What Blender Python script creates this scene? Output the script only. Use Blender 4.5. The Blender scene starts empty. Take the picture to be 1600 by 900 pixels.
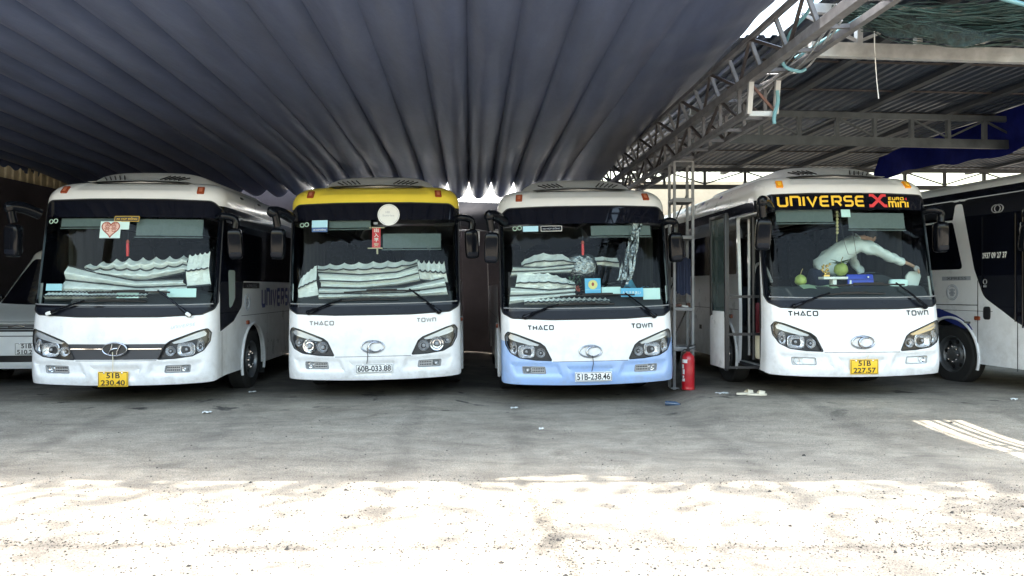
import bpy, bmesh, math, random
import numpy as np
from mathutils import Vector, Matrix, Quaternion, Euler
from mathutils.geometry import delaunay_2d_cdt
random.seed(7); np.random.seed(7)
R = math.radians
SC = bpy.context.scene
COL = SC.collection
H = 1.55                      # eye height of the photographer

# ------------------------------------------------------------------ camera, sky, sun, exposure
cam_d = bpy.data.cameras.new('camera'); cam = bpy.data.objects.new('camera', cam_d); COL.objects.link(cam)
cam.location = (0, 0, H); cam.rotation_euler = (R(90), 0, 0)
cam_d.sensor_width = 36.0; cam_d.lens = 26.0; cam_d.clip_start = 0.05; cam_d.clip_end = 2000
SC.camera = cam
SUN_DIR = Vector((2.0, -0.25, -4.30)).normalized()
world = bpy.data.worlds.new('World'); SC.world = world; world.use_nodes = True
wn = world.node_tree.nodes; wl = world.node_tree.links
sky = wn.new('ShaderNodeTexSky'); sky.sky_type = 'NISHITA'; sky.sun_disc = False
sky.sun_elevation = math.asin(-SUN_DIR.z); sky.sun_rotation = math.atan2(-SUN_DIR.x, -SUN_DIR.y)
sky.air_density = 2.0; sky.dust_density = 5.0; sky.ozone_density = 1.0
wl.new(sky.outputs[0], wn['Background'].inputs[0]); wn['Background'].inputs[1].default_value = 0.15
sun_d = bpy.data.lights.new('sun', 'SUN'); sun_d.energy = 2.0; sun_d.angle = R(0.5); sun_d.color = (1.0, 0.94, 0.85)
sun = bpy.data.objects.new('sun', sun_d); COL.objects.link(sun)
sun.rotation_euler = SUN_DIR.to_track_quat('-Z', 'Y').to_euler(); sun.location = (-10, -4, 25)
SC.view_settings.view_transform = 'Standard'; SC.view_settings.look = 'None'
SC.view_settings.exposure = 2.88; SC.view_settings.gamma = 1.0
SC.render.engine = 'CYCLES'
SC.cycles.use_denoising = True
SC.cycles.max_bounces = 10; SC.cycles.diffuse_bounces = 6; SC.cycles.glossy_bounces = 5
SC.cycles.transparent_max_bounces = 16; SC.cycles.transmission_bounces = 6
SC.cycles.sample_clamp_indirect = 6.0; SC.cycles.caustics_reflective = False; SC.cycles.caustics_refractive = False

# ------------------------------------------------------------------ materials
def mat(name, col, rough=0.5, metal=0.0, spec=0.5, coat=0.0, var=0.0, vscale=6.0, bump=0.0, bscale=40.0,
        back=None, sheen=0.0, dirt=None, coat_rough=0.06, rvar=0.0, stretch=(1, 1, 1), bdist=0.01):
    m = bpy.data.materials.new(name); m.use_nodes = True
    N = m.node_tree.nodes; Lk = m.node_tree.links; p = N['Principled BSDF']
    c4 = (*col, 1)
    p.inputs['Base Color'].default_value = c4; p.inputs['Roughness'].default_value = rough
    p.inputs['Metallic'].default_value = metal; p.inputs['Specular IOR Level'].default_value = spec
    p.inputs['Coat Weight'].default_value = coat; p.inputs['Coat Roughness'].default_value = coat_rough
    p.inputs['Sheen Weight'].default_value = sheen
    m.diffuse_color = c4
    src = None; mp = None
    if var or bump or dirt or rvar:
        tc = N.new('ShaderNodeTexCoord'); mp = N.new('ShaderNodeMapping'); mp.inputs['Scale'].default_value = stretch
        Lk.new(tc.outputs['Object'], mp.inputs[0])
    if var or rvar:
        nz = N.new('ShaderNodeTexNoise'); nz.inputs['Scale'].default_value = vscale; nz.inputs['Detail'].default_value = 6
        nz.inputs['Roughness'].default_value = 0.6
        Lk.new(mp.outputs[0], nz.inputs['Vector'])
        mr = N.new('ShaderNodeMapRange'); mr.inputs[1].default_value = 0.3; mr.inputs[2].default_value = 0.7
        mr.inputs[3].default_value = 1 - var; mr.inputs[4].default_value = 1 + var
        Lk.new(nz.outputs[0], mr.inputs[0])
        mx = N.new('ShaderNodeMix'); mx.data_type = 'RGBA'; mx.blend_type = 'MULTIPLY'; mx.inputs[0].default_value = 1
        mx.inputs[6].default_value = c4; Lk.new(mr.outputs[0], mx.inputs[7]); src = mx.outputs[2]
        if rvar:
            m2 = N.new('ShaderNodeMapRange'); m2.inputs[1].default_value = 0.3; m2.inputs[2].default_value = 0.7
            m2.inputs[3].default_value = max(0, rough - rvar); m2.inputs[4].default_value = min(1, rough + rvar)
            Lk.new(nz.outputs[0], m2.inputs[0]); Lk.new(m2.outputs[0], p.inputs['Roughness'])
    if dirt:                                    # (colour, z_low, z_high, strength): road dirt thrown up on low panels
        dc, z0, z1, st = dirt
        sx = N.new('ShaderNodeSeparateXYZ'); Lk.new(tc.outputs['Object'], sx.inputs[0])
        d1 = N.new('ShaderNodeMapRange'); d1.inputs[1].default_value = z1; d1.inputs[2].default_value = z0
        Lk.new(sx.outputs[2], d1.inputs[0])
        n2 = N.new('ShaderNodeTexNoise'); n2.inputs['Scale'].default_value = 5; n2.inputs['Detail'].default_value = 8; n2.inputs['Roughness'].default_value = .7
        Lk.new(tc.outputs['Object'], n2.inputs['Vector'])
        d2 = N.new('ShaderNodeMapRange'); d2.inputs[1].default_value = .42; d2.inputs[2].default_value = .75; Lk.new(n2.outputs[0], d2.inputs[0])
        d3 = N.new('ShaderNodeMath'); d3.operation = 'MULTIPLY'; Lk.new(d1.outputs[0], d3.inputs[0]); Lk.new(d2.outputs[0], d3.inputs[1])
        d4 = N.new('ShaderNodeMath'); d4.operation = 'MULTIPLY'; Lk.new(d3.outputs[0], d4.inputs[0]); d4.inputs[1].default_value = st
        mx = N.new('ShaderNodeMix'); mx.data_type = 'RGBA'; Lk.new(d4.outputs[0], mx.inputs[0])
        if src: Lk.new(src, mx.inputs[6])
        else: mx.inputs[6].default_value = c4
        mx.inputs[7].default_value = (*dc, 1); src = mx.outputs[2]
    if back:
        g = N.new('ShaderNodeNewGeometry'); mx = N.new('ShaderNodeMix'); mx.data_type = 'RGBA'
        Lk.new(g.outputs['Backfacing'], mx.inputs[0])
        if src: Lk.new(src, mx.inputs[6])
        else: mx.inputs[6].default_value = c4
        mx.inputs[7].default_value = (*back, 1); src = mx.outputs[2]
    if src: Lk.new(src, p.inputs['Base Color'])
    if bump:
        nb = N.new('ShaderNodeTexNoise'); nb.inputs['Scale'].default_value = bscale; nb.inputs['Detail'].default_value = 5
        Lk.new(mp.outputs[0], nb.inputs['Vector'])
        b = N.new('ShaderNodeBump'); b.inputs['Strength'].default_value = bump; b.inputs['Distance'].default_value = bdist
        Lk.new(nb.outputs[0], b.inputs['Height']); Lk.new(b.outputs[0], p.inputs['Normal'])
    return m

def glass_mat(name, tint, ior=1.5, rough=0.0, gain=1.0):
    m = bpy.data.materials.new(name); m.use_nodes = True
    N = m.node_tree.nodes; Lk = m.node_tree.links; N.clear()
    o = N.new('ShaderNodeOutputMaterial'); mx = N.new('ShaderNodeMixShader'); t = N.new('ShaderNodeBsdfTransparent'); g = N.new('ShaderNodeBsdfGlossy')
    f = N.new('ShaderNodeFresnel'); f.inputs[0].default_value = ior
    t.inputs[0].default_value = (*tint, 1); g.inputs['Roughness'].default_value = rough
    k = N.new('ShaderNodeMath'); k.operation = 'MULTIPLY'; k.inputs[1].default_value = gain; k.use_clamp = True
    Lk.new(f.outputs[0], k.inputs[0]); Lk.new(k.outputs[0], mx.inputs[0]); Lk.new(t.outputs[0], mx.inputs[1]); Lk.new(g.outputs[0], mx.inputs[2])
    Lk.new(mx.outputs[0], o.inputs[0]); m.diffuse_color = (*tint, .3)
    return m

# ------------------------------------------------------------------ mesh helpers
class MB:
    def __init__(s): s.v = []; s.f = []
    def add(s, vs, fs):
        o = len(s.v); s.v += [tuple(p) for p in vs]; s.f += [tuple(i + o for i in f) for f in fs]; return s
    def box(s, c, d, rot=None, bev=0.0):
        c = Vector(c); h = [x / 2 for x in d]; vs = []; fs = []
        if bev <= 0:
            vs = [Vector((sx * h[0], sy * h[1], sz * h[2])) for sx in (-1, 1) for sy in (-1, 1) for sz in (-1, 1)]
            fs = [(0, 1, 3, 2), (4, 6, 7, 5), (0, 4, 5, 1), (2, 3, 7, 6), (0, 2, 6, 4), (1, 5, 7, 3)]
        else:
            bm = bmesh.new(); bmesh.ops.create_cube(bm, size=1)
            for v in bm.verts: v.co = Vector((v.co.x * d[0], v.co.y * d[1], v.co.z * d[2]))
            b = min(bev, min(d) * 0.49)
            bmesh.ops.bevel(bm, geom=list(bm.edges), offset=b, segments=2, profile=0.6, affect='EDGES')
            bm.verts.index_update(); vs = [v.co.copy() for v in bm.verts]; fs = [tuple(v.index for v in f.verts) for f in bm.faces]; bm.free()
        if rot is not None: vs = [rot @ v for v in vs]
        return s.add([v + c for v in vs], fs)
    def bar(s, p, q, w, h=None, up=(0, 0, 1)):
        h = h or w; p = Vector(p); q = Vector(q); d = (q - p); L = d.length; d.normalize(); up = Vector(up)
        if abs(d.dot(up)) > 0.98: up = Vector((0, 1, 0))
        x = d.cross(up).normalized(); y = x.cross(d).normalized()
        rot = Matrix((x, d, y)).transposed()
        return s.box((p + q) / 2, (w, L, h), rot)
    def tube(s, pts, r, n=8, cap=True, closed=False):
        pts = [Vector(p) for p in pts]; m = len(pts); rs = r if isinstance(r, (list, tuple)) else [r] * m
        vs = []; fs = []; ref = None
        for i, p in enumerate(pts):
            if closed: t = (pts[(i + 1) % m] - pts[i - 1])
            else: t = pts[min(i + 1, m - 1)] - pts[max(i - 1, 0)]
            t = t.normalized() if t.length > 1e-9 else Vector((0, 0, 1))
            if ref is None:
                ref = Vector((0, 0, 1)) if abs(t.z) < 0.9 else Vector((1, 0, 0))
            u = ref - t * ref.dot(t); u.normalize(); ref = u; w = t.cross(u)
            for k in range(n):
                a = 2 * math.pi * k / n; vs.append(p + (u * math.cos(a) + w * math.sin(a)) * rs[i])
        for i in range(m if closed else m - 1):
            j = (i + 1) % m
            for k in range(n): fs.append((i * n + k, i * n + (k + 1) % n, j * n + (k + 1) % n, j * n + k))
        if cap and not closed: fs.append(tuple(range(n - 1, -1, -1))); fs.append(tuple((m - 1) * n + k for k in range(n)))
        return s.add(vs, fs)
    def lathe(s, prof, n=32, o=(0, 0, 0), axis=(0, 0, 1), ph=0.0):
        ax = Vector(axis).normalized(); ref = Vector((0, 0, 1)) if abs(ax.z) < 0.9 else Vector((1, 0, 0))
        u = (ref - ax * ref.dot(ax)).normalized(); w = ax.cross(u); o = Vector(o); vs = []; fs = []; m = len(prof)
        for (r, h) in prof:
            for k in range(n):
                a = 2 * math.pi * k / n + ph; vs.append(o + ax * h + (u * math.cos(a) + w * math.sin(a)) * max(r, 1e-4))
        for i in range(m - 1):
            for k in range(n): fs.append((i * n + k, i * n + (k + 1) % n, (i + 1) * n + (k + 1) % n, (i + 1) * n + k))
        return s.add(vs, fs)
    def grid(s, fn, us, vs_, flip=False):
        vs = [fn(u, v) for u in us for v in vs_]; nv = len(vs_); fs = []
        for i in range(len(us) - 1):
            for j in range(nv - 1):
                q = (i * nv + j, (i + 1) * nv + j, (i + 1) * nv + j + 1, i * nv + j + 1); fs.append(q[::-1] if flip else q)
        return s.add(vs, fs)
    def ball(s, c, r, n=16, m=10, jit=0):
        c = Vector(c); r = r if isinstance(r, (tuple, list)) else (r, r, r)
        def fn(u, v):
            k = 1 + jit * (random.random() - .5)
            return c + Vector((r[0] * math.cos(u) * math.cos(v) * k, r[1] * math.sin(u) * math.cos(v) * k, r[2] * math.sin(v) * k))
        return s.grid(fn, [2 * math.pi * i / n for i in range(n + 1)], [math.pi * (j / m - .5) for j in range(m + 1)])
    def sbox(s, c, d, e=0.35, n=24, m=14, rot=None):      # rounded box (superellipsoid)
        c = Vector(c)
        def pw(x): return math.copysign(abs(x) ** e, x)
        def fn(u, v):
            p = Vector((d[0] / 2 * pw(math.cos(u)) * pw(math.cos(v)), d[1] / 2 * pw(math.sin(u)) * pw(math.cos(v)), d[2] / 2 * pw(math.sin(v))))
            return c + (rot @ p if rot is not None else p)
        return s.grid(fn, [2 * math.pi * i / n for i in range(n + 1)], [math.pi * (j / m - .5) for j in range(m + 1)])
    def build(s, name, m, parent=None, smooth=35, fix=True, weld=True):
        me = bpy.data.meshes.new(name); me.from_pydata(s.v, [], s.f)
        if fix:
            bm = bmesh.new(); bm.from_mesh(me)
            if weld: bmesh.ops.remove_doubles(bm, verts=bm.verts, dist=1e-5)
            bmesh.ops.recalc_face_normals(bm, faces=bm.faces); bm.to_mesh(me); bm.free()
        return link_mesh(name, me, m, parent, smooth)

def link_mesh(name, me, m, parent=None, smooth=35):
    if isinstance(m, (list, tuple)):
        for k in m: me.materials.append(k)
    else: me.materials.append(m)
    if smooth:
        me.polygons.foreach_set('use_smooth', [True] * len(me.polygons))
        me.set_sharp_from_angle(angle=R(smooth))
    me.update()
    o = bpy.data.objects.new(name, me); COL.objects.link(o)
    if parent is not None: o.parent = parent
    return o

def tag(o, label=None, cat=None, group=None, kind=None):
    if label: o['label'] = label
    if cat: o['category'] = cat
    if group: o['group'] = group
    if kind: o['kind'] = kind
    return o
def thing(name, label, cat, loc=(0, 0, 0), rot=(0, 0, 0), group=None):
    o = bpy.data.objects.new(name, None); COL.objects.link(o); o.location = loc; o.rotation_euler = rot
    o.empty_display_size = 0.2
    return tag(o, label, cat, group)
def copy_tree(o, parent=None):
    c = o.copy(); COL.objects.link(c); c.parent = parent
    for ch in list(o.children): copy_tree(ch, c)
    return c

_txt = {}
def text_geo(body, size, align='CENTER', shear=0.0, bold=0.0):
    key = (body, size, align, shear, bold)
    if key in _txt: return _txt[key]
    cu = bpy.data.curves.new('txt', 'FONT'); cu.body = body; cu.size = size; cu.align_x = align; cu.align_y = 'CENTER'; cu.shear = shear
    cu.resolution_u = 4; cu.offset = bold; cu.fill_mode = 'FRONT'
    ob = bpy.data.objects.new('txt', cu); COL.objects.link(ob)
    dg = bpy.context.evaluated_depsgraph_get(); me = bpy.data.meshes.new_from_object(ob.evaluated_get(dg))
    vs = [(v.co.x, v.co.y) for v in me.vertices]; fs = [tuple(p.vertices) for p in me.polygons]
    bpy.data.objects.remove(ob); bpy.data.curves.remove(cu); bpy.data.meshes.remove(me)
    _txt[key] = (vs, fs); return vs, fs

# square techno letters as strokes in a box of width w, height 1
GLY = {
 'U': (.85, [[(0, 1), (0, .14), (.14, 0), (.71, 0), (.85, .14), (.85, 1)]]),
 'N': (.85, [[(0, 0), (0, 1), (.71, 1), (.85, .86), (.85, 0)]]),
 'I': (.0, [[(0, 0), (0, 1)]]),
 'V': (.9, [[(0, 1), (.45, 0), (.9, 1)]]),
 'E': (.8, [[(.8, 1), (.14, 1), (0, .86), (0, .14), (.14, 0), (.8, 0)], [(0, .5), (.75, .5)]]),
 'R': (.85, [[(0, 0), (0, 1), (.71, 1), (.85, .86), (.85, .58), (.71, .45), (.2, .45)], [(.5, .45), (.85, 0)]]),
 'S': (.8, [[(.8, 1), (.14, 1), (0, .86), (0, .64), (.12, .52), (.68, .52), (.8, .4), (.8, .14), (.66, 0), (0, 0)]]),
 'X': (.9, [[(0, 1), (.9, 0)], [(0, 0), (.9, 1)]]),
 'M': (1.15, [[(0, 0), (0, 1), (1.0, 1), (1.15, .86), (1.15, 0)], [(.575, 1), (.575, 0)]]),
 'T': (.9, [[(0, 1), (.9, 1)], [(.45, 1), (.45, 0)]]),
 'H': (.85, [[(0, 0), (0, 1)], [(.85, 0), (.85, 1)], [(0, .5), (.85, .5)]]),
 'A': (1.0, [[(0, 0), (.5, 1), (1.0, 0)], [(.3, .12), (.7, .12)]]),
 'C': (.85, [[(.85, 1), (.14, 1), (0, .86), (0, .14), (.14, 0), (.85, 0)]]),
 'O': (.95, [[(.14, 1), (.81, 1), (.95, .86), (.95, .14), (.81, 0), (.14, 0), (0, .14), (0, .86), (.14, 1)]]),
 'W': (1.3, [[(0, 1), (.32, 0), (.65, 1), (.98, 0), (1.3, 1)]]),
 'P': (.85, [[(0, 0), (0, 1), (.71, 1), (.85, .86), (.85, .55), (.71, .42), (0, .42)]]),
 '4': (.8, [[(.6, 0), (.6, 1), (0, .35), (.8, .35)]]),
 ' ': (.4, []),
}
def ribbon2d(pts, w):
    n = len(pts); P = [Vector(p) for p in pts]; closed = (P[0] - P[-1]).length < 1e-6 and n > 2
    vs = []; fs = []
    for i in range(n):
        if closed: a = P[i - 1] if i > 0 else P[-2]; b = P[i + 1] if i < n - 1 else P[1]
        else: a = P[max(i - 1, 0)]; b = P[min(i + 1, n - 1)]
        d1 = (P[i] - a).normalized() if (P[i] - a).length > 0 else (b - P[i]).normalized()
        d2 = (b - P[i]).normalized() if (b - P[i]).length > 0 else d1
        n1 = Vector((-d1.y, d1.x)); n2 = Vector((-d2.y, d2.x)); mm = (n1 + n2)
        mm = mm.normalized() if mm.length > 1e-3 else n1
        k = min(1 / max(mm.dot(n1), .3), 1.7)
        vs += [tuple(P[i] + mm * w / 2 * k), tuple(P[i] - mm * w / 2 * k)]
    for i in range(n - 1): fs.append((2 * i, 2 * i + 1, 2 * i + 3, 2 * i + 2))
    return vs, fs
def stroke_text(s, h, sw, gap=.28, wk=1.0, slant=0.0):
    vs = []; fs = []; x = 0
    for ch in s:
        w, ps = GLY[ch]
        for p in ps:
            v, f = ribbon2d([((x + a * wk) * h + b * h * slant, b * h) for a, b in p], sw)
            o = len(vs); vs += v; fs += [tuple(i + o for i in q) for q in f]
        x += w * wk + gap + sw / h * .6
    W = (x - gap - sw / h * .6) * h
    return [(a - W / 2, b - h / 2) for a, b in vs], fs, W

# ------------------------------------------------------------------ vehicle shell: unrolled outline a (front centre = 0), height v
def pip(poly, X, Y):
    poly = np.asarray(poly, float); ins = np.zeros(len(X), bool); n = len(poly)
    for i in range(n):
        x1, y1 = poly[i]; x2, y2 = poly[(i + 1) % n]
        if y1 == y2: continue
        c = ((y1 > Y) != (y2 > Y)) & (X < (x2 - x1) * (Y - y1) / (y2 - y1) + x1); ins ^= c
    return ins
def pdist(poly, X, Y):
    poly = np.asarray(poly, float); d = np.full(len(X), 1e9); n = len(poly)
    for i in range(n):
        a = poly[i]; b = poly[(i + 1) % n]; ab = b - a; L = (ab ** 2).sum() + 1e-12
        t = np.clip(((X - a[0]) * ab[0] + (Y - a[1]) * ab[1]) / L, 0, 1)
        d = np.minimum(d, np.hypot(X - a[0] - t * ab[0], Y - a[1] - t * ab[1]))
    return d
def rpoly(pts, rad, seg=5):                      # polygon with rounded corners
    n = len(pts); out = []
    rs = rad if isinstance(rad, (list, tuple)) else [rad] * n
    for i in range(n):
        p = Vector(pts[i]); a = Vector(pts[i - 1]); b = Vector(pts[(i + 1) % n]); r = rs[i]
        if r <= 0: out.append(tuple(p)); continue
        u = (a - p); w = (b - p); lu = u.length; lw = w.length; u.normalize(); w.normalize()
        ang = u.angle(w); t = min(r / math.tan(ang / 2), lu * .49, lw * .49)
        p0 = p + u * t; p1 = p + w * t
        for k in range(seg + 1):
            s = k / seg; out.append(tuple(p0 * (1 - s) ** 2 + p * 2 * s * (1 - s) + p1 * s ** 2))
    return out
def dens(poly, step):
    out = []; n = len(poly)
    for i in range(n):
        a = np.array(poly[i], float); b = np.array(poly[(i + 1) % n], float); k = max(1, int(np.hypot(*(b - a)) / step + .5))
        for j in range(k): out.append(tuple(a + (b - a) * j / k))
    return out

class Shell:
    def __init__(s, W, r, b, L, zr, rz, rin, ryf, prof, ins=None, v0=.25, disp=()):
        s.W = W; s.r = r; s.b = b; s.L = L; s.zr = zr; s.rz = rz; s.rin = rin; s.ryf = ryf; s.disp = disp; s.v0 = v0
        s.vr = rz * math.pi / 2; s.vm = zr + s.vr
        s.tv = np.linspace(-.2, 4, 841)
        def sm(kn, w):
            y = np.interp(s.tv, [k[0] for k in kn], [k[1] for k in kn]); K = np.hanning(w + 2)[1:-1]; K /= K.sum()
            return np.convolve(np.pad(y, w // 2, 'edge'), K, 'valid')[:len(s.tv)]
        s.ty = sm(prof, 17); s.ti = sm(ins or [(0, 0), (4, 0)], 9)
        xc = W - .9 * r
        for _ in range(20):
            a0 = math.atan(2 * b * xc / W ** 2); xc = W - r * (1 - math.sin(a0))
        s.a0 = a0; s.xc = xc; s.Th = math.pi / 2 - a0; s.aE = xc + r * s.Th
        s.ye = b * (xc / W) ** 2 + r * math.cos(a0)
        s.yref = float(np.interp(.6, s.tv, s.ty)) + s.ye; s.S = L - s.yref; s.A = s.aE + s.S
    def base(s, a, v):
        a = np.asarray(a, float); v = np.asarray(v, float)
        ph = np.clip((v - s.zr) / s.vr, 0, 1) * math.pi / 2
        ins = np.interp(v, s.tv, s.ti) + s.rin * (1 - np.cos(ph)); z = np.where(v < s.zr, v, s.zr + s.rz * np.sin(ph))
        y0 = np.interp(v, s.tv, s.ty) + s.ryf * (1 - np.cos(ph))
        xc = s.xc - ins; aa = np.abs(a); sg = np.where(a < 0, -1, 1)
        x1 = aa * xc / s.xc; y1 = y0 + s.b * (np.minimum(aa, s.xc) / s.W) ** 2
        th = s.a0 + np.clip((aa - s.xc) / s.r, 0, s.Th)
        x2 = xc + s.r * (np.sin(th) - math.sin(s.a0)); y2 = y0 + s.b * (s.xc / s.W) ** 2 + s.r * (math.cos(s.a0) - np.cos(th))
        yE = y0 + s.ye; t = np.clip((aa - s.aE) / s.S, 0, 1); y3 = yE + t * (s.L - yE)
        x = np.where(aa <= s.xc, x1, x2); y = np.where(aa <= s.xc, y1, np.where(aa <= s.aE, y2, y3))
        return np.stack([x * sg, y, z], -1)
    def normal(s, a, v):
        e = 2e-3
        du = s.base(np.asarray(a) + e, v) - s.base(np.asarray(a) - e, v); dv = s.base(a, np.asarray(v) + e) - s.base(a, np.asarray(v) - e)
        n = np.cross(du, dv); return n / (np.linalg.norm(n, axis=-1, keepdims=True) + 1e-12)
    def P(s, a, v, off=0.0):
        a = np.asarray(a, float); v = np.asarray(v, float); o = np.zeros(a.shape) + off
        for poly, dep, wd, free in s.disp:
            for sgn in (1, -1):
                if sgn < 0 and not free: continue
                X = (a * sgn).ravel(); Y = v.ravel(); bb = np.asarray(poly)
                k = (X > bb[:, 0].min()) & (X < bb[:, 0].max()) & (Y > bb[:, 1].min()) & (Y < bb[:, 1].max())
                if not k.any(): continue
                i = np.where(k)[0]; inn = pip(poly, X[i], Y[i]); d = pdist(poly, X[i], Y[i]); t = np.clip(d / wd, 0, 1) * inn
                q = np.zeros(len(X)); q[i] = dep * t * t * (3 - 2 * t); o = o + q.reshape(o.shape)
        return s.base(a, v) + s.normal(a, v) * o[..., None]
    def fa(s, x):                                # front x -> a
        x = np.asarray(x, float); ax = np.abs(x); sg = np.where(x < 0, -1, 1)
        an = np.arcsin(np.clip(math.sin(s.a0) + (ax - s.xc) / s.r, -1, 1))
        return sg * np.where(ax <= s.xc, ax, s.xc + s.r * np.maximum(an - s.a0, 0))
    def zv(s, z): return z if z <= s.zr else s.zr + s.vr * math.asin(min(1, (z - s.zr) / s.rz)) / (math.pi / 2)
    def sa(s, side, y, v):                       # side y -> a
        yE = float(np.interp(v, s.tv, s.ty)) + s.ye
        return side * (s.aE + (y - yE) * s.S / (s.L - yE))
    def fpoly(s, pts): return [(float(s.fa(x)), s.zv(z)) for x, z in pts]
    def spoly(s, side, pts): return [(s.sa(side, y, z), s.zv(z)) for y, z in pts]
    def fmap(s, pts, off=.004): a = s.fa([p[0] for p in pts]); v = np.array([s.zv(p[1]) for p in pts]); return [tuple(q) for q in s.P(a, v, off)]
    def smap(s, side, pts, off=.004):
        q = s.spoly(side, pts); return [tuple(k) for k in s.P(np.array([k[0] for k in q]), np.array([k[1] for k in q]), off)]
    def frame(s, a, v, off=0):
        p = Vector(s.P(np.array([a]), np.array([v]), off)[0]); n = Vector(s.normal(np.array([a]), np.array([v]))[0])
        u = (Vector(s.base(np.array([a + .01]), np.array([v]))[0]) - Vector(s.base(np.array([a - .01]), np.array([v]))[0])).normalized(); w = n.cross(u)
        return p, n, u, -w if w.z < 0 else w
    def triangulate(s, regions, fs=.032, ss=.16):
        s.regs = regions; pts = []; edges = []
        def loop(P):
            o = len(pts); pts.extend(P); edges.extend((o + i, o + (i + 1) % len(P)) for i in range(len(P)))
        A = s.A; v0 = s.v0; vm = s.vm
        aa = list(np.arange(-s.aE - .12, s.aE + .12, .035)); far = list(np.arange(s.aE + .2, A - .05, .17)) + [A]
        aa = [-x for x in far[::-1]] + aa + far
        vv = list(np.linspace(v0, vm, 40))
        loop([(x, v0) for x in aa[:-1]] + [(A, y) for y in vv[:-1]] + [(x, vm) for x in aa[:0:-1]] + [(-A, y) for y in vv[:0:-1]])
        nb = len(pts)
        for name, poly in regions: loop(dens(poly, .03 if len(poly) < 400 else 1))
        cons = np.array(pts)
        G = []
        for y in np.arange(v0 + .02, vm - .01, fs if fs else .03):
            fine = (y < .62)
            for x in np.arange(-s.aE - .1, s.aE + .1, fs * (.7 if fine else 1)): G.append((x, y + (fs * .25 if int(round(x / fs)) % 2 else 0)))
        for y in list(np.arange(v0 + .06, s.zr - .02, .11)) + list(np.arange(s.zr, vm - .01, .035)):
            for x in np.arange(s.aE + .14, A - .05, ss): G.append((x, y)); G.append((-x, y))
        G = np.array(G); keep = np.ones(len(G), bool)
        for i in range(0, len(G), 400):
            d = np.abs(G[i:i + 400, None, 0] - cons[None, :, 0]) + np.abs(G[i:i + 400, None, 1] - cons[None, :, 1]); keep[i:i + 400] = d.min(1) > .017
        G = G[keep & (G[:, 1] < vm - .005)]
        allp = [Vector(p) for p in pts] + [Vector(p) for p in G]
        V, E, F, *_ = delaunay_2d_cdt(allp, edges, [], 0, 1e-5)
        s.V = np.array([(p.x, p.y) for p in V]); F = np.array([f for f in F if len(f) == 3])
        c = s.V[F].mean(1); e1 = s.V[F[:, 1]] - s.V[F[:, 0]]; e2 = s.V[F[:, 2]] - s.V[F[:, 0]]; cr = e1[:, 0] * e2[:, 1] - e1[:, 1] * e2[:, 0]
        F = np.where((cr < 0)[:, None], F[:, ::-1], F); ok = (np.abs(cr) > 1e-9) & (c[:, 1] > v0) & (np.abs(c[:, 0]) < A) & (c[:, 1] < vm); F = F[ok]; c = c[ok]
        s.F = F; s.id = np.full(len(F), -1)
        for k, (name, poly) in enumerate(regions):
            m = (s.id < 0); i = np.where(m)[0]; inn = pip(poly, c[i, 0], c[i, 1]); s.id[i[inn]] = k
    def make(s, names, obname, m, parent, off=0.0, rim=.03, smooth=38, extra=None):
        if isinstance(names, str): names = [names]
        ks = [k for k, (n, _) in enumerate(s.regs) if n in names]
        if 'body' in names: ks.append(-1)
        T = s.F[np.isin(s.id, ks)]
        if not len(T): return None
        u, inv = np.unique(T, return_inverse=True); T = inv.reshape(-1, 3); a = s.V[u, 0]; v = s.V[u, 1]
        P = s.P(a, v, off); nn = s.normal(a, v)
        V = P.tolist(); F = [tuple(int(q) for q in t) for t in T]
        if rim:
            cnt = {}
            for t in F:
                for e in ((t[0], t[1]), (t[1], t[2]), (t[2], t[0])): cnt[e] = cnt.get(e, 0) + 1
            back = {}
            for (i, j) in [e for e in cnt if (e[1], e[0]) not in cnt]:
                for q in (i, j):
                    if q not in back: back[q] = len(V); V.append((P[q] - nn[q] * rim).tolist())
                F.append((j, i, back[i], back[j]))
        if extra: o = len(V); V += [tuple(p) for p in extra[0]]; F += [tuple(i + o for i in f) for f in extra[1]]
        me = bpy.data.meshes.new(obname); me.from_pydata(V, [], F); return link_mesh(obname, me, m, parent, smooth)
    def roof(s):
        aa = np.concatenate([np.linspace(0, s.aE, 24), np.arange(s.aE + .1, s.A, .25), [s.A]]); n = 11; V = []; F = []
        for a in aa:
            p = s.base(np.array([a]), np.array([s.vm]))[0]
            for k in range(n):
                t = -1 + 2 * k / (n - 1); V.append((p[0] * t, p[1], p[2] + .05 * (1 - t * t) * min(1, (p[1] - .3))))
        for i in range(len(aa) - 1):
            for k in range(n - 1): F.append((i * n + k, i * n + k + 1, (i + 1) * n + k + 1, (i + 1) * n + k))
        return V, F
BUS_PROF = [(-.2, .10), (.2, .07), (.32, .02), (.42, .0), (.58, .0), (.80, .015), (1.0, .035), (1.14, .055), (1.29, .085), (2.66, .36), (2.72, .375), (4, .40)]
def bus_shell(**k):
    d = dict(W=1.165, r=.24, b=.11, L=7.3, zr=2.66, rz=.27, rin=.27, ryf=.34, prof=BUS_PROF, v0=.26); d.update(k); return Shell(**d)
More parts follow.
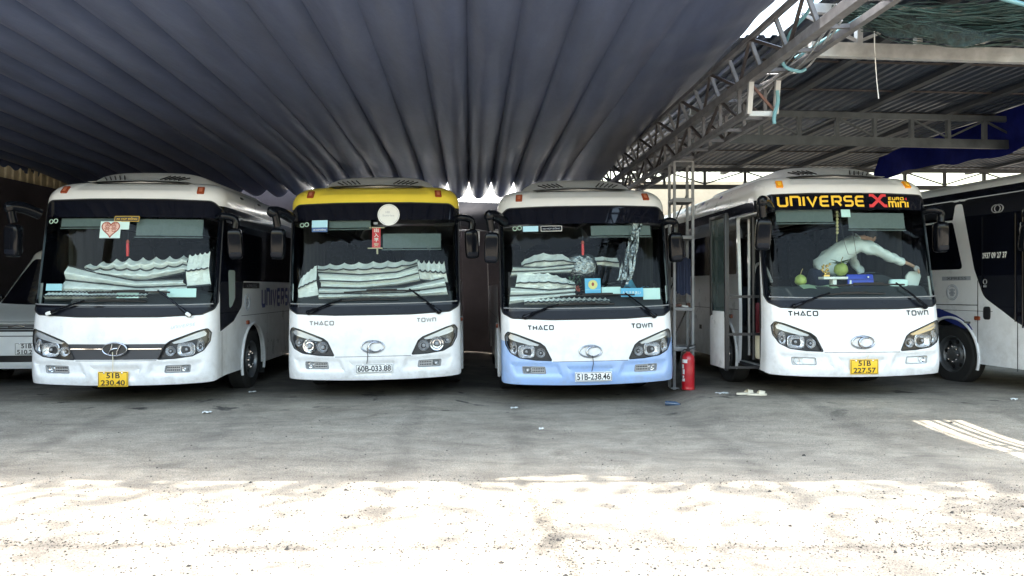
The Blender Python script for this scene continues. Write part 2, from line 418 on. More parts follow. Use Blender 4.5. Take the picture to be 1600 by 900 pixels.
# ------------------------------------------------------------------ shared materials
DUST = (.33, .30, .26)
m_white = mat('white_paint', (.80, .81, .82), .32, coat=.6, back=(.09, .105, .10), var=.03, rvar=.07, vscale=3.0, dirt=(DUST, .3, 1.5, .55))
m_yellow = mat('yellow_paint', (.84, .66, .07), .35, coat=.6, var=.03, back=(.09, .105, .10))
m_blue = mat('pale_blue_paint', (.32, .47, .77), .35, coat=.6, var=.03, dirt=(DUST, .25, .9, .45))
m_bumpw = mat('white_bumper_paint', (.78, .79, .80), .34, coat=.5, var=.03, rvar=.07, vscale=3.0, dirt=(DUST, .25, .9, .65))
m_blackgl = mat('black_glass', (.004, .005, .010), .04, spec=.32)
m_frit = mat('black_window_border', (.005, .006, .010), .08, spec=.32)
m_cowl = mat('black_cowl_panel', (.007, .009, .016), .32, spec=.16, rvar=.08)
m_rubber = mat('black_rubber', (.015, .015, .016), .6)
m_tyre = mat('tyre_rubber', (.022, .022, .022), .8, var=.2, bump=.2, bscale=60)
m_rim = mat('painted_steel_rim', (.22, .23, .24), .4, metal=.8, var=.2)
m_nut = mat('bright_wheel_nut', (.75, .75, .76), .25, metal=1)
m_chrome = mat('chrome', (.86, .87, .88), .10, metal=1)
m_chromeb = mat('faceted_reflector', (.80, .81, .82), .22, metal=.75, bump=.9, bscale=34)
m_chromee = mat('emblem_chrome', (.40, .41, .43), .22, metal=.95)
m_dchrome = mat('dark_letters', (.018, .018, .021), .5, spec=.3)
m_house = mat('headlamp_housing', (.035, .037, .042), .3, metal=.2)
m_lens = glass_mat('clear_lens', (.96, .97, .98), 1.45, 0.0)
m_screen = glass_mat('windscreen_glass', (.89, .965, .945), 1.45, 0.0, .30)
m_clearpl = mat('clear_grey_plastic', (.55, .56, .58), .15, spec=.6)
m_orange = mat('amber_lens', (.85, .33, .02), .15, spec=.6, bump=.3, bscale=90)
m_redor = mat('red_brown_lens', (.27, .055, .02), .2, spec=.6, bump=.3, bscale=90)
m_plate_w = mat('white_plate', (.78, .79, .78), .4, var=.05)
m_plate_y = mat('yellow_plate', (.82, .50, .02), .4, var=.05)
m_black = mat('black_paint', (.012, .012, .014), .4)
m_blackp = mat('black_gloss_plastic', (.005, .006, .009), .10, spec=.20)
m_dark = mat('dark_interior', (.018, .019, .024), .75, var=.15)
m_dash = mat('dark_dashboard', (.022, .026, .030), .6, bump=.2, bscale=120)
m_seat = mat('seat_fabric', (.013, .015, .022), .9, spec=.2, var=.35, vscale=22)
m_curtain = mat('grey_curtain', (.045, .045, .045), .9, var=.15)
m_rack = mat('grey_rack', (.08, .085, .088), .6)
m_blind = mat('grey_green_blind', (.11, .14, .145), .8, var=.08, vscale=30)
m_under = mat('underbody', (.02, .02, .02), .9)
m_seam = mat('panel_gap', (.03, .03, .033), .7)
m_ac = mat('off_white_plastic', (.66, .67, .68), .5, var=.05)
m_foil = mat('silver_foil', (.93, .96, .94), .30, metal=.22, bump=.8, bscale=30, bdist=.03, var=.06, vscale=9, stretch=(1, 1, 2.2))
m_crease_cord = mat('dark_crease_and_cord', (.03, .035, .04), .6)  # cords and lashings, and the painted crease shade of the foil
m_gold = mat('gold_letters', (.80, .48, .02), .4)
m_red = mat('red_decal', (.62, .03, .035), .4)
m_navy = mat('navy_decal', (.015, .03, .20), .35)
m_sky = mat('sky_blue_card', (.12, .45, .72), .5)
m_mint = mat('mint_paper', (.58, .78, .76), .6)
m_paper = mat('white_paper', (.78, .80, .78), .6)
m_cream = mat('cream_plastic', (.68, .63, .48), .5, var=.05)
m_greyp = mat('grey_plastic', (.28, .29, .30), .45)
m_steel = mat('galvanised_steel', (.42, .43, .44), .45, metal=.55, var=.25, vscale=5)
m_silverp = mat('silver_frame_paint', (.40, .41, .42), .35, metal=.4)

# ------------------------------------------------------------------ bus
def mirrorx(p): return [(-x, z) for x, z in p][::-1]
HL = rpoly([(-1.120, .93), (-1.085, .985), (-.98, .955), (-.66, .832), (-.60, .785), (-.512, .600), (-.72, .610), (-.93, .640), (-1.05, .705), (-1.112, .82)],
           [.03, .03, .05, .04, .05, .012, .05, .08, .08, .06])
FOG = rpoly([(-.906, .527), (-.605, .517), (-.592, .424), (-.893, .430)], .018)
GLASS = rpoly([(-1.122, 2.54), (-1.03, 2.625), (-.5, 2.635), (.5, 2.635), (1.03, 2.625), (1.122, 2.54), (1.128, 1.36), (1.085, 1.298), (.5, 1.287), (-.5, 1.287), (-1.085, 1.298), (-1.128, 1.36)],
              [.06, .10, .2, .2, .10, .06, .03, .03, .2, .2, .03, .03])
FRIT = rpoly([(-1.152, 2.545), (-1.05, 2.655), (-.5, 2.668), (.5, 2.668), (1.05, 2.655), (1.152, 2.545), (1.157, 1.32), (1.135, 1.232), (1.02, 1.165), (.5, 1.138), (-.5, 1.138), (-1.02, 1.165), (-1.135, 1.232), (-1.157, 1.32)],
             [.08, .12, .2, .2, .12, .08, .05, .06, .08, .3, .3, .08, .06, .05])
RECESS = [(-.34, .522), (.34, .522), (.25, .335), (-.25, .335)]
CHEEK = [(-1.07, .585), (-.435, .563), (-.362, .385), (-1.0, .395)]

def surf_text(mb, sh, geo, cx, cz, off, sx=1.0, sz=1.0, side=0, grid=False):
    vs, fs = geo
    pts = [(cx + x * sx, cz + y * sz) for x, y in vs]
    mb.add(sh.fmap(pts, off) if not side else sh.smap(side, [(cx - side * 0 + (x if side > 0 else -x) * sx, cz + y * sz) for x, y in vs], off), fs)
def sticker(mb, sh, x0, x1, z0, z1, off, n=4, side=0):
    pts = [(x0 + (x1 - x0) * i / n, z0 + (z1 - z0) * j / n) for i in range(n + 1) for j in range(n + 1)]
    fs = [(i * (n + 1) + j, (i + 1) * (n + 1) + j, (i + 1) * (n + 1) + j + 1, i * (n + 1) + j + 1) for i in range(n) for j in range(n)]
    mb.add(sh.fmap(pts, off) if not side else sh.smap(side, pts, off), fs)
def disc_front(mb, sh, cx, cz, r, off, n=28, rz=None):
    rz = rz or r
    mb.add(sh.fmap([(cx, cz)] + [(cx + r * math.cos(2 * math.pi * k / n), cz + rz * math.sin(2 * math.pi * k / n)) for k in range(n)], off), [(0, 1 + k, 1 + (k + 1) % n) for k in range(n)])
def seam_line(mb, sh, pts, w=.008, off=.0018, side=0, step=.05):
    P = []
    for i in range(len(pts) - 1):
        a = np.array(pts[i]); b = np.array(pts[i + 1]); k = max(1, int(np.hypot(*(b - a)) / step))
        P += [tuple(a + (b - a) * j / k) for j in range(k)]
    P.append(tuple(pts[-1])); v, f = ribbon2d(P, w)
    mb.add(sh.fmap(v, off) if not side else sh.smap(side, v, off), f)

def bowl(mb, p, n, u, w, rx, rz, e=1.0, depth=.03, k=28):
    def pw(x): return math.copysign(abs(x) ** e, x)
    prof = [(.02, -1.0), (.35, -.93), (.7, -.6), (.92, -.18), (1.0, 0), (1.06, .16), (1.13, .05), (1.14, -.5)]
    vs = []; fs = []
    for r, h in prof:
        for i in range(k):
            a = 2 * math.pi * i / k; vs.append(p + u * (rx * r * pw(math.cos(a))) + w * (rz * r * pw(math.sin(a))) + n * (h * depth))
    for i in range(len(prof) - 1):
        for j in range(k): fs.append((i * k + j, i * k + (j + 1) % k, (i + 1) * k + (j + 1) % k, (i + 1) * k + j))
    mb.add(vs, fs)

_seat = None
def seat_mesh():
    global _seat
    if _seat is None:
        m = MB(); rot = Euler((R(-12), 0, 0)).to_matrix()
        m.sbox((0, .28, .95), (.46, .14, .85), .45, rot=rot); m.sbox((0, .37, 1.34), (.28, .11, .22), .5, rot=rot); m.sbox((0, 0, .52), (.46, .50, .16), .4)
        m.box((0, .05, .24), (.30, .30, .45))
        for s in (-1, 1): m.sbox((s * .245, .06, .72), (.05, .34, .06), .5)
        _seat = m
    return _seat

def lamp_group(sh, root, s, style, lit=False):
    """one headlight: dark housing with reflectors, indicator strip and clear cover"""
    nm = 'headL' if s < 0 else 'headR'
    hs = sh.make(nm, 'headlight', m_house, root, off=-.048, rim=0)
    B = MB(); ring = MB()
    def at(x, z, off=-.03):
        p, n, u, w = sh.frame(float(sh.fa(x)), z, off); n2 = (n * .45 + Vector((0, -1, 0)) * .55).normalized(); u2 = (u - n2 * u.dot(n2)).normalized(); return p, n2, u2, n2.cross(u2) * -1
    if style == 'round':
        L = [(-.995, .780, .052, .052, 1), (-.847, .735, .098, .098, 1), (-.672, .716, .075, .075, 1)]
    else:
        L = [(-1.018, .763, .048, .095, 1), (-.845, .722, .112, .088, .55), (-.657, .702, .064, .064, 1)]
    for i, (x, z, rx, rz, e) in enumerate(L):
        p, n, u, w = at(s * -x, z, -.022)
        bb = MB(); bowl(bb, p, n, u, w, rx * .88, rz * .88, e, .035)
        if style == 'round' and i == 1: bb.tube([p + (u * math.cos(t) + w * math.sin(t)) * rx * .5 + n * .004 for t in np.linspace(0, 2 * math.pi, 22)[:-1]], .010, 6, closed=True)
        bb.build('reflector', m_chromeb if not (style == 'round' and i == 1) else m_chrome, hs)
        bu = MB().ball(p - n * .012, min(rx, rz) * (.34 if style == 'round' else .22), 12, 8); bu.build('bulb', m_clearpl, hs)
    strip = [(-1.085, .925), (-1.055, .957), (-.98, .935), (-.675, .812), (-.70, .795), (-.80, .808), (-1.0, .866), (-1.075, .895)]
    if s > 0: strip = mirrorx(strip)
    n = len(strip); cx = sum(p[0] for p in strip) / n; cz = sum(p[1] for p in strip) / n
    d = dens(strip, .03); mb = MB()
    f1 = sh.fmap(d, -.018); f0 = sh.fmap(d, -.046)
    # two long halves joined between the upper and the lower edge
    def split(poly):
        k = len(poly) // 2; return poly
    tri = delaunay_2d_cdt([Vector(q) for q in d], [(i, (i + 1) % len(d)) for i in range(len(d))], [], 1, 1e-5)
    V2 = [tuple(q) for q in tri[0]]; mb.add(sh.fmap(V2, -.018), [tuple(f) for f in tri[2]])
    mb.add(f1 + f0, [(i, (i + 1) % len(d), len(d) + (i + 1) % len(d), len(d) + i) for i in range(len(d))])
    mb.build('indicator_strip', m_indl if not lit else m_indw, hs)
    st = MB()
    for k in range(22):                                       # ribs of the indicator lens
        t = k / 21; x = -1.06 + .37 * t; zt = .945 - .13 * t; zb = .895 - .095 * t
        st.tube(sh.fmap([((s * -x), zt - .008), ((s * -x), zb + .01)], -.016), .0035, 5)
    st.build('lens_rib', m_clearpl, hs)
    bz = MB(); hp = HL if s < 0 else mirrorx(HL)
    dd = dens(hp, .04); bz.tube(sh.fmap(dd, .001), .007, 6, closed=True); bz.build('gasket', m_rubber, hs)
    cv = sh.make(nm, 'lens_cover', m_lens, hs, off=.003, rim=0)
    return hs
m_indl = mat('ribbed_clear_strip', (.62, .64, .66), .22, metal=.3)
m_indw = mat('ribbed_amber_strip', (.82, .62, .36), .25, metal=.2)

def fog_light(sh, root, s, style):
    nm = 'fogL' if s < 0 else 'fogR'
    fl = sh.make(nm, 'fog_light', m_greyp if style != 'drl' else m_plate_w, root, off=-.022, rim=0)
    p4 = FOG if s < 0 else mirrorx(FOG)
    MB().tube(sh.fmap(dens(p4, .04), .001), .006, 6, closed=True).build('bezel', m_greyp, fl)
    c = sh.frame(float(sh.fa(s * .835)), .478, -.012)
    b = MB(); bowl(b, c[0], c[1], c[2], c[3], .036, .036, 1, .02, 18); b.ball(c[0], .012, 10, 6); b.build('lamp', m_chrome, fl)
    if style == 'drl':  # white plate and panel carry the bright reflection in their colour
        q = MB(); pad = rpoly([(-.765, .515), (-.625, .507), (-.615, .438), (-.765, .442)], .012)
        if s > 0: pad = mirrorx(pad)
        q.add(sh.fmap(pad, -.006) + sh.fmap(pad, -.02), [tuple(range(len(pad)))] + [(i, (i + 1) % len(pad), len(pad) + (i + 1) % len(pad), len(pad) + i) for i in range(len(pad))]); q.build('lamp_panel', m_paper, fl)
    else:
        q = MB()
        base = MB(); pad = rpoly([(-.790, .517), (-.615, .510), (-.605, .433), (-.785, .438)], .01)
        if s > 0: pad = mirrorx(pad)
        base.add(sh.fmap(pad, -.010), [tuple(range(len(pad)))]); base.build('lamp_panel', m_silverp, fl)
        for r_ in range(2):
            for k in range(7):
                x = s * (.630 + k * .0225); z = .491 - r_ * .033 - (0 if s else 0)
                f = sh.frame(float(sh.fa(x)), z + .003, -.006); q.box(f[0], (.013, .008, .018), None, .002)
        q.build('led_row', m_house, fl)
    return fl

def number_plate(sh, root, x, z, lines, kind, w=.47, h=.115, tilt=0):
    p, n, u, wv = sh.frame(float(sh.fa(x)), z, .03); rot = Matrix(((1, 0, 0), (0, 1, 0), (0, 0, 1)))
    y = min(q[1] for q in sh.fmap([(x - w / 2, z), (x, z), (x + w / 2, z)], .012)) - .012
    pl = MB(); pl.box((x, y, z), (w, .008, h), Euler((0, R(tilt), 0)).to_matrix(), .003); o = pl.build('number_plate', m_plate_w if kind == 'w' else m_plate_y, root)
    t = MB(); yy = y - .0055
    rr = Euler((0, R(tilt), 0)).to_matrix()
    def put(vs, fs): t.add([rr @ Vector((vx, 0, vz)) + Vector((x, yy, z)) for vx, vz in vs], fs)
    fr = rpoly([(-w / 2 + .010, h / 2 - .010), (w / 2 - .010, h / 2 - .010), (w / 2 - .010, -h / 2 + .010), (-w / 2 + .010, -h / 2 + .010)], .012); fr.append(fr[0])
    put(*ribbon2d(fr, .006))
    if len(lines) == 1:
        vs, fs = text_geo(lines[0], .092, bold=.002); W = max(v[0] for v in vs) - min(v[0] for v in vs); k = (w - .05) / W
        hz = max(v[1] for v in vs) - min(v[1] for v in vs); kz = (h - .042) / hz; mz = (max(v[1] for v in vs) + min(v[1] for v in vs)) / 2
        put([(a * k, (b - mz) * kz) for a, b in vs], fs)
    else:
        for i, tx in enumerate(lines):
            vs, fs = text_geo(tx, .092, bold=.002); W = max(v[0] for v in vs) - min(v[0] for v in vs); k = (w * (.45 if i == 0 else .80)) / W
            hz = max(v[1] for v in vs) - min(v[1] for v in vs); kz = (h / 2 - .028) / hz; mz = (max(v[1] for v in vs) + min(v[1] for v in vs)) / 2
            put([(a * k, (b - mz) * kz + (h * .235 if i == 0 else -h * .235)) for a, b in vs], fs)
    t.build('lettering', m_black, o, smooth=0, fix=False)
    for sx_ in (-1, 1):
        MB().lathe([(.010, 0), (.010, .004), (.004, .007), (.001, .007)], 10, (x + sx_ * w * .30, y - .004, z + h * .5 - .017), (0, -1, 0)).build('plate_bolt', m_nut, o)
    return o

def wheel(root, x, y, z, s, r=.45, nuts=False):
    """s=+1: outer face towards +x"""
    ty = MB(); ty.lathe([(r * .60, -.11), (r * .80, -.125), (r * .93, -.12), (r * .985, -.095), (r, -.05), (r, .05), (r * .985, .095), (r * .93, .12), (r * .80, .125), (r * .60, .11)], 44, (0, 0, 0), (1, 0, 0))
    w = ty.build('wheel', m_tyre, root); w.location = (x, y, z)
    rm = MB(); rm.lathe([(r * .62, .115), (r * .60, .125), (r * .575, .11), (r * .56, .05), (r * .50, .02), (r * .36, .05), (r * .30, .075), (r * .20, .08), (r * .19, .12), (r * .12, .135), (.001, .137)], 40, (0, 0, 0), (s, 0, 0))
    rm.lathe([(r * .61, -.1), (r * .5, -.1), (.001, -.1)], 30, (0, 0, 0), (s, 0, 0))
    ro = rm.build('rim', m_rim, w)
    if nuts:
        for k in range(8):
            a = 2 * math.pi * k / 8 + .2; MB().ball((s * .048, math.cos(a) * r * .43, math.sin(a) * r * .43), (.012, .035, .035), 10, 6).build('rim_hole', m_black, w)
            a = 2 * math.pi * k / 8; c = Vector((s * .075, math.cos(a) * r * .25, math.sin(a) * r * .25)); MB().lathe([(.022, 0), (.022, .03), (.012, .045), (.001, .047)], 6, c, (s, 0, 0)).build('wheel_nut', m_nut, w)
    return w

def mirror(root, side, x, y, z, h=.41, w=.19, style='long', tx=None):
    """hanging mirror; arm from the pillar top"""
    s = side; rot = Euler((R(4), R(-3 * s), R(8 * s))).to_matrix()
    g = MB().sbox((x, y, z), (w, .13, h), .38, rot=rot).build('mirror', m_blackp, root, smooth=60)
    if style == 'long':
        a = [(s * 1.10, .30, 2.46), (s * 1.20, .16, 2.52), (s * 1.30, .02, 2.53), (x + s * .02, y - .02, 2.47), (x, y, z + h / 2 + .02)]
        MB().tube(smooth_path(a, 5), [.072] * 8 + [.066] * 7 + [.050] * 6, 12).build('arm', m_blackp, g)
    else:
        a = [(s * 1.13, .50, 2.44), (s * 1.20, .42, 2.46), (x, y, 2.42), (x, y, z + h / 2)]
        MB().tube(smooth_path(a, 5), .05, 12).build('arm', m_blackp, g)
    MB().box(Vector((x, y, z)) + rot @ Vector((0, .066, .02)), (w * .82, .006, h * .8), rot, .01).build('mirror_glass', m_chrome, g)
    MB().sbox(Vector((x, y, z)) + rot @ Vector((0, -.052, -h * .34)), (w * .8, .03, h * .16), .4, rot=rot).build('lower_trim', m_cowl, g)
    return g
def smooth_path(p, k=6):
    P = [Vector(q) for q in p]; out = []
    for i in range(len(P) - 1):
        p0 = P[max(i - 1, 0)]; p1 = P[i]; p2 = P[i + 1]; p3 = P[min(i + 2, len(P) - 1)]
        for j in range(k):
            t = j / k; out.append(.5 * ((2 * p1) + (-p0 + p2) * t + (2 * p0 - 5 * p1 + 4 * p2 - p3) * t * t + (-p0 + 3 * p1 - 3 * p2 + p3) * t ** 3))
    out.append(P[-1]); return out

def emblem_oval(sh, root, x=0.0, z=.714):
    b = MB(); T = np.linspace(0, 2 * math.pi, 45)[:-1]
    b.tube(sh.fmap([(x + .148 * math.cos(t), z + .078 * math.sin(t)) for t in T], .012), .0105, 8, closed=True)
    b.tube(sh.fmap([(x + .03 + .082 * math.cos(t), z - .006 + .064 * math.sin(t)) for t in np.linspace(R(55), R(330), 26)], .016), [.004 + .011 * math.sin(math.pi * i / 25) for i in range(26)], 8)
    b.tube(sh.fmap([(x - .10 + .20 * t, z + .052 + .02 * math.sin(math.pi * t)) for t in np.linspace(0, 1, 10)], .014), [.003 + .006 * math.sin(math.pi * i / 9) for i in range(10)], 8)
    return b.build('emblem', m_chromee, root)
def emblem_slanted(sh, root, x=0.0, z=.73):
    b = MB(); T = np.linspace(0, 2 * math.pi, 45)[:-1]
    MB().add(*_disc(sh, x, z, .145, .078, .028)).build('emblem_plate', m_black, root)
    b.tube(sh.fmap([(x + .148 * math.cos(t), z + .080 * math.sin(t)) for t in T], .03), .011, 8, closed=True)
    for q in ([(-.075, -.062), (-.055, -.02), (-.035, .02), (-.030, .068)], [(.030, -.068), (.035, -.02), (.055, .02), (.075, .062)], [(-.048, -.012), (0, .008), (.048, .012)]):
        b.tube(sh.fmap([(x + a, z + c) for a, c in q], .036), [.010] + [.014] * (len(q) - 2) + [.010], 8)
    return b.build('emblem', m_chromee, root)
def _disc(sh, cx, cz, rx, rz, off, n=36):
    return sh.fmap([(cx, cz)] + [(cx + rx * math.cos(2 * math.pi * k / n), cz + rz * math.sin(2 * math.pi * k / n)) for k in range(n)], off), [(0, 1 + k, 1 + (k + 1) % n) for k in range(n)]

def make_bus(label, loc, rz, roll, o):
    root = thing('bus', label, 'bus', loc, (0, R(roll), R(rz)), 'buses parked side by side under the roofs')
    s0 = o.get('shell', {})
    sh = bus_shell(disp=[], **s0)
    rec = sh.fpoly(RECESS); ck = sh.fpoly(CHEEK)
    inset = [(float(sh.fa(-.80)), sh.zv(2.80)), (float(sh.fa(.80)), sh.zv(2.80)), (float(sh.fa(.87)), sh.vm + .03), (float(sh.fa(-.87)), sh.vm + .03)]
    inset = rpoly(inset, [.06, .06, 0, 0])
    sh.disp = [(rec, -.030, .035, False), (ck, -.024, .03, True), (inset, -.016, .025, False)]
    aS = sh.sa(1, .46, 1.0)
    hl = sh.fpoly(HL); hr = [(-a, v) for a, v in hl][::-1]; fl = sh.fpoly(FOG); fr = [(-a, v) for a, v in fl][::-1]
    glass = sh.fpoly(GLASS); frit = sh.fpoly(FRIT)
    circ = lambda sd, y, z, r: [(sh.sa(sd, y + r * math.cos(t), z), z + r * math.sin(t)) for t in np.linspace(0, 2 * math.pi, 41)[:-1]]
    regs = []
    WY, WZ, WR = o.get('wheel', (1.83, .44, .56)); RY = 5.4
    regs.append(('void', [(-sh.A - .1, .1), (sh.A + .1, .1), (sh.A + .1, .345), (sh.aE + .3, .335), (sh.aE, .320), (sh.aE - .12, .300), (.75, .280), (.4, .272), (0, .268), (-.4, .272), (-.75, .280), (-sh.aE + .12, .300), (-sh.aE, .320), (-sh.aE - .3, .335), (-sh.A - .1, .345)]))
    for sd in (-1, 1):
        for y in (WY, RY): regs.append(('void', circ(sd, y, WZ, WR)))
    door = o.get('door')
    dpoly = rpoly([(.50, 2.42), (1.30, 2.42), (1.30, .30), (.50, .30)], [.06, .06, .0, .0])
    if door == 'open': regs.append(('void', sh.spoly(-1, dpoly)))
    strip = [(-2, 3.2), (2, 3.2), (2, o.get('strip', 2.43)), (-2, o.get('strip', 2.43))]
    regs += [('headL', hl), ('headR', hr), ('fogL', fl), ('fogR', fr)]
    # the glass is split into the black strip at its top and the clear pane
    zs = o.get('strip', 2.43)
    top = [p for p in glass if p[1] > zs]; gs = [(min(p[0] for p in top) - .012, zs)]
    i0 = max(range(len(glass)), key=lambda i: (glass[i][1] > zs) and (glass[i - 1][1] <= zs))
    g2 = glass[i0:] + glass[:i0]; kk = len([p for p in g2 if p[1] > zs])
    tp = g2[:kk]; el = (tp[0][0], zs); er = (tp[-1][0], zs)
    regs.append(('strip', [el] + tp + [er]))
    regs += [('glass', glass)]
    cz = 1.282
    regs.append(('cowl', [(a, v) for a, v in frit if v < cz] + [(float(sh.fa(-1.157)), cz - .0)] if False else [p for p in frit if p[1] < cz]))
    regs.append(('frit', frit))
    if o.get('grille'): regs.append(('grille', sh.fpoly(rpoly([(-.70, .795), (.70, .795), (.515, .598), (-.515, .598)], .01))))
    bump = [(-aS, .20), (aS, .20), (aS, .885), (float(sh.fa(1.10)), .86), (float(sh.fa(.60)), .64), (float(sh.fa(.50)), .582), (float(sh.fa(-.50)), .582), (float(sh.fa(-.60)), .64), (float(sh.fa(-1.10)), .86), (-aS, .885)]
    # side glazing
    if o.get('side') == 'coach':
        regs.append(('winL', sh.spoly(-1, rpoly([(.36, 2.88), (7.0, 2.88), (7.0, 2.47), (2.02, 2.47), (1.97, 2.70), (1.83, 2.70), (1.60, 1.72), (1.42, 1.31), (.84, .97), (.36, .76)], [.05, .02, .02, .02, .05, .05, .08, .25, .2, .02]))))
        regs.append(('winL', sh.spoly(-1, rpoly([(2.02, 2.44), (7.0, 2.44), (7.0, 1.72), (1.82, 1.72)], .06))))
    elif door == 'open':
        regs.append(('winL', sh.spoly(-1, rpoly([(.40, 2.60), (7.0, 2.60), (7.0, 1.62), (1.32, 1.62), (1.32, 2.44), (.40, 2.44)], [.05] * 6))))
    else:
        regs.append(('winL', sh.spoly(-1, rpoly([(.40, 2.60), (7.0, 2.60), (7.0, 1.62), (1.32, 1.62), (1.30, 1.20), (.90, 1.02), (.40, .95)], [.05, .05, .05, .1, .1, .1, .01]))))
    regs.append(('winR', sh.spoly(1, rpoly([(.40, 2.60), (7.0, 2.60), (7.0, 1.605), (1.34, 1.605), (1.28, 1.24), (.93, 1.045), (.40, .93)], [.07, .05, .05, .06, .12, .12, .01]))))
    capz = sh.zv(2.655)
    aC = sh.aE + .07
    cap = [(-aC, sh.vm + .05), (-aC, 2.50)] + [p for p in frit if p[1] > 2.50][:0] + [(float(sh.fa(-1.155)), 2.50)] + [(float(sh.fa(1.155)), 2.50), (aC, 2.50), (aC, sh.vm + .05)]
    regs.append(('cap', cap)); regs.append(('bump', bump))
    sh.triangulate(regs)
    paint = o.get('paint', m_white)
    # body with the roof skin and the rear wall
    rv, rf = sh.roof(); bk = len(rv)
    zz = np.linspace(sh.v0, sh.vm, 16); rear = []
    for z in zz:
        for sd in (-1, 1): rear.append(tuple(sh.base(np.array([sd * sh.A]), np.array([z]))[0]))
    rf2 = rf + [(bk + 2 * i, bk + 2 * i + 2, bk + 2 * i + 3, bk + 2 * i + 1) for i in range(len(zz) - 1)]
    sh.make('body', 'body', paint, root, rim=.045, extra=(rv + rear, rf2))
    sh.make('cap', 'roof_cap', o.get('cap', m_white), root, off=.002, rim=.03)
    sh.make('bump', 'bumper', o.get('bump', m_bumpw), root, off=.002, rim=.03)
    scr = sh.make('glass', 'windscreen', m_screen, root, off=-.003, rim=0)
    sh.make('strip', 'sun_strip', m_blackgl, scr, off=-.003, rim=0)
    sh.make('frit', 'window_border', m_frit, scr, off=-.001, rim=.02)
    sh.make('cowl', 'cowl_panel', m_cowl, root, off=-.002, rim=.02)
    if o.get('grille'): sh.make('grille', 'grille', m_grille, root, off=-.004, rim=.02)
    for nm in ('winL', 'winR'): sh.make(nm, 'side_window', m_blackgl, root, off=.001, rim=.012)
    # trims and seams
    sm = MB()
    seam_line(sm, sh, [(-.50, .585), (.50, .585)], .007)
    for sd in (-1, 1):
        seam_line(sm, sh, [(.46, .28), (.46, .92)], .010, side=sd)
        seam_line(sm, sh, [(1.26, 1.105), (7.0, 1.09)], .007, side=sd, step=.2)
        for y in (2.55, 3.6, 4.7): seam_line(sm, sh, [(y, .30), (y, 1.09)], .006, side=sd)
        seam_line(sm, sh, [(.44, .93), (.44, 2.55)], .012, side=sd) if False else None
    sm.build('panel_gap', m_seam, root, smooth=0, fix=False)
    rb = MB(); rb.tube(sh.fmap(dens(FRIT, .05), .002), .009, 6, closed=True); rb.build('window_seal', m_rubber, scr)
    rb = MB(); rb.tube(sh.fmap([(x, 1.284 + .012 * abs(x) ** 3) for x in np.linspace(-1.12, 1.12, 30)], .004), .008, 6); rb.build('window_seal', m_greyp, scr)
    for sd in (-1, 1):                                       # wheel arch lips, side markers
        ar = MB(); pts = [(WY + (WR + .012) * math.cos(t), WZ + (WR + .012) * math.sin(t)) for t in np.linspace(R(-18), R(198), 30)]
        ar.tube(sh.smap(sd, pts, .004), .022, 8); ar.build('wheel_arch', paint, root)
        mk = MB(); p = sh.smap(sd, [(1.53, 1.0)], .012)[0]; mk.sbox(p, (.03, .10, .06), .4); mk.build('side_marker', m_redor, root)
    for sd in (-1, 1): lamp_group(sh, root, sd, o.get('lamps', 'cluster'), o.get('lit') and sd > 0)
    for sd in (-1, 1): fog_light(sh, root, sd, o.get('fog', 'led'))
    for sd in (-1, 1):                                       # roof marker lights
        p, n, u, w = sh.frame(float(sh.fa(sd * .93)) * .985, sh.zv(2.80), .004); rot = Matrix((u, -n, w)).transposed()
        mk = MB(); mk.box(p, (.092, .03, .125), rot, .012); mo = mk.build('marker_light', o.get('marker', m_redor), root)
        MB().box(p + n * .012, (.045, .02, .07), rot, .008).build('marker_lens', o.get('marker2', m_redpale), mo)
    # air conditioner pod
    ac = MB()
    def acf(u, t):
        y = .62 + 2.9 * t; ramp = min(1, max(0, (y - .62) / .55)); ramp = ramp * ramp * (3 - 2 * ramp); x = u * (.66 + .16 * ramp)
        return (x, y, 2.90 + (.05 * (1 - (x / 1.1) ** 2)) + .185 * ramp * max(0, 1 - abs(u) ** 5) ** .6)
    us = [math.sin(math.pi / 2 * (-1 + i / 16)) for i in range(33)]
    ac.grid(acf, us, [i / 40 for i in range(41)]); aco = ac.build('air_conditioner', m_ac, root, smooth=60)
    for sd in (-1, 1):
        for k in range(5):
            x = sd * (.27 + .068 * k); xx = x
            pts = []
            for j in range(5):
                t = (.26 + .07 * j) * .55; u = (xx + sd * .014 * j) / .78; q = Vector(acf(u, t / 2.9 + 0)); pts.append(q + Vector((0, -.004, .006)))
            MB().tube(pts, .0085, 6).build('vent_slot', m_black, aco)
    # emblem, lettering, plates
    if o.get('emblem') == 'slanted': emblem_slanted(sh, root); MB().tube(sh.fmap([(x, .735) for x in np.linspace(-.56, -.15, 8)], .008), .011, 6).build('chrome_bar', m_chrome, root); MB().tube(sh.fmap([(x, .735) for x in np.linspace(.15, .56, 8)], .008), .011, 6).build('chrome_bar', m_chrome, root)
    elif o.get('emblem') == 'oval': emblem_oval(sh, root)
    for tx, cx, cz_, hh, wk, mm in o.get('front_text', []):
        vs, fs, W = stroke_text(tx, hh, hh * .28, .30, wk); b = MB(); b.add(sh.fmap([(cx + a, cz_ + c) for a, c in vs], .006), fs); b.build('lettering', mm, root, smooth=0, fix=False)
    if 'plate' in o: number_plate(sh, root, *o['plate'])
    if 'antenna' in o:
        x, z0, z1 = o['antenna']; MB().tube([Vector(q) for q in sh.fmap([(x, z1), (x + .008, (z0 + z1) / 2), (x - .01, z0)], .035)], .005, 6).build('tie_wire', m_rubber if o.get('plate', [0, 0, 0, 'w'])[3] == 'w' else m_cream, root)
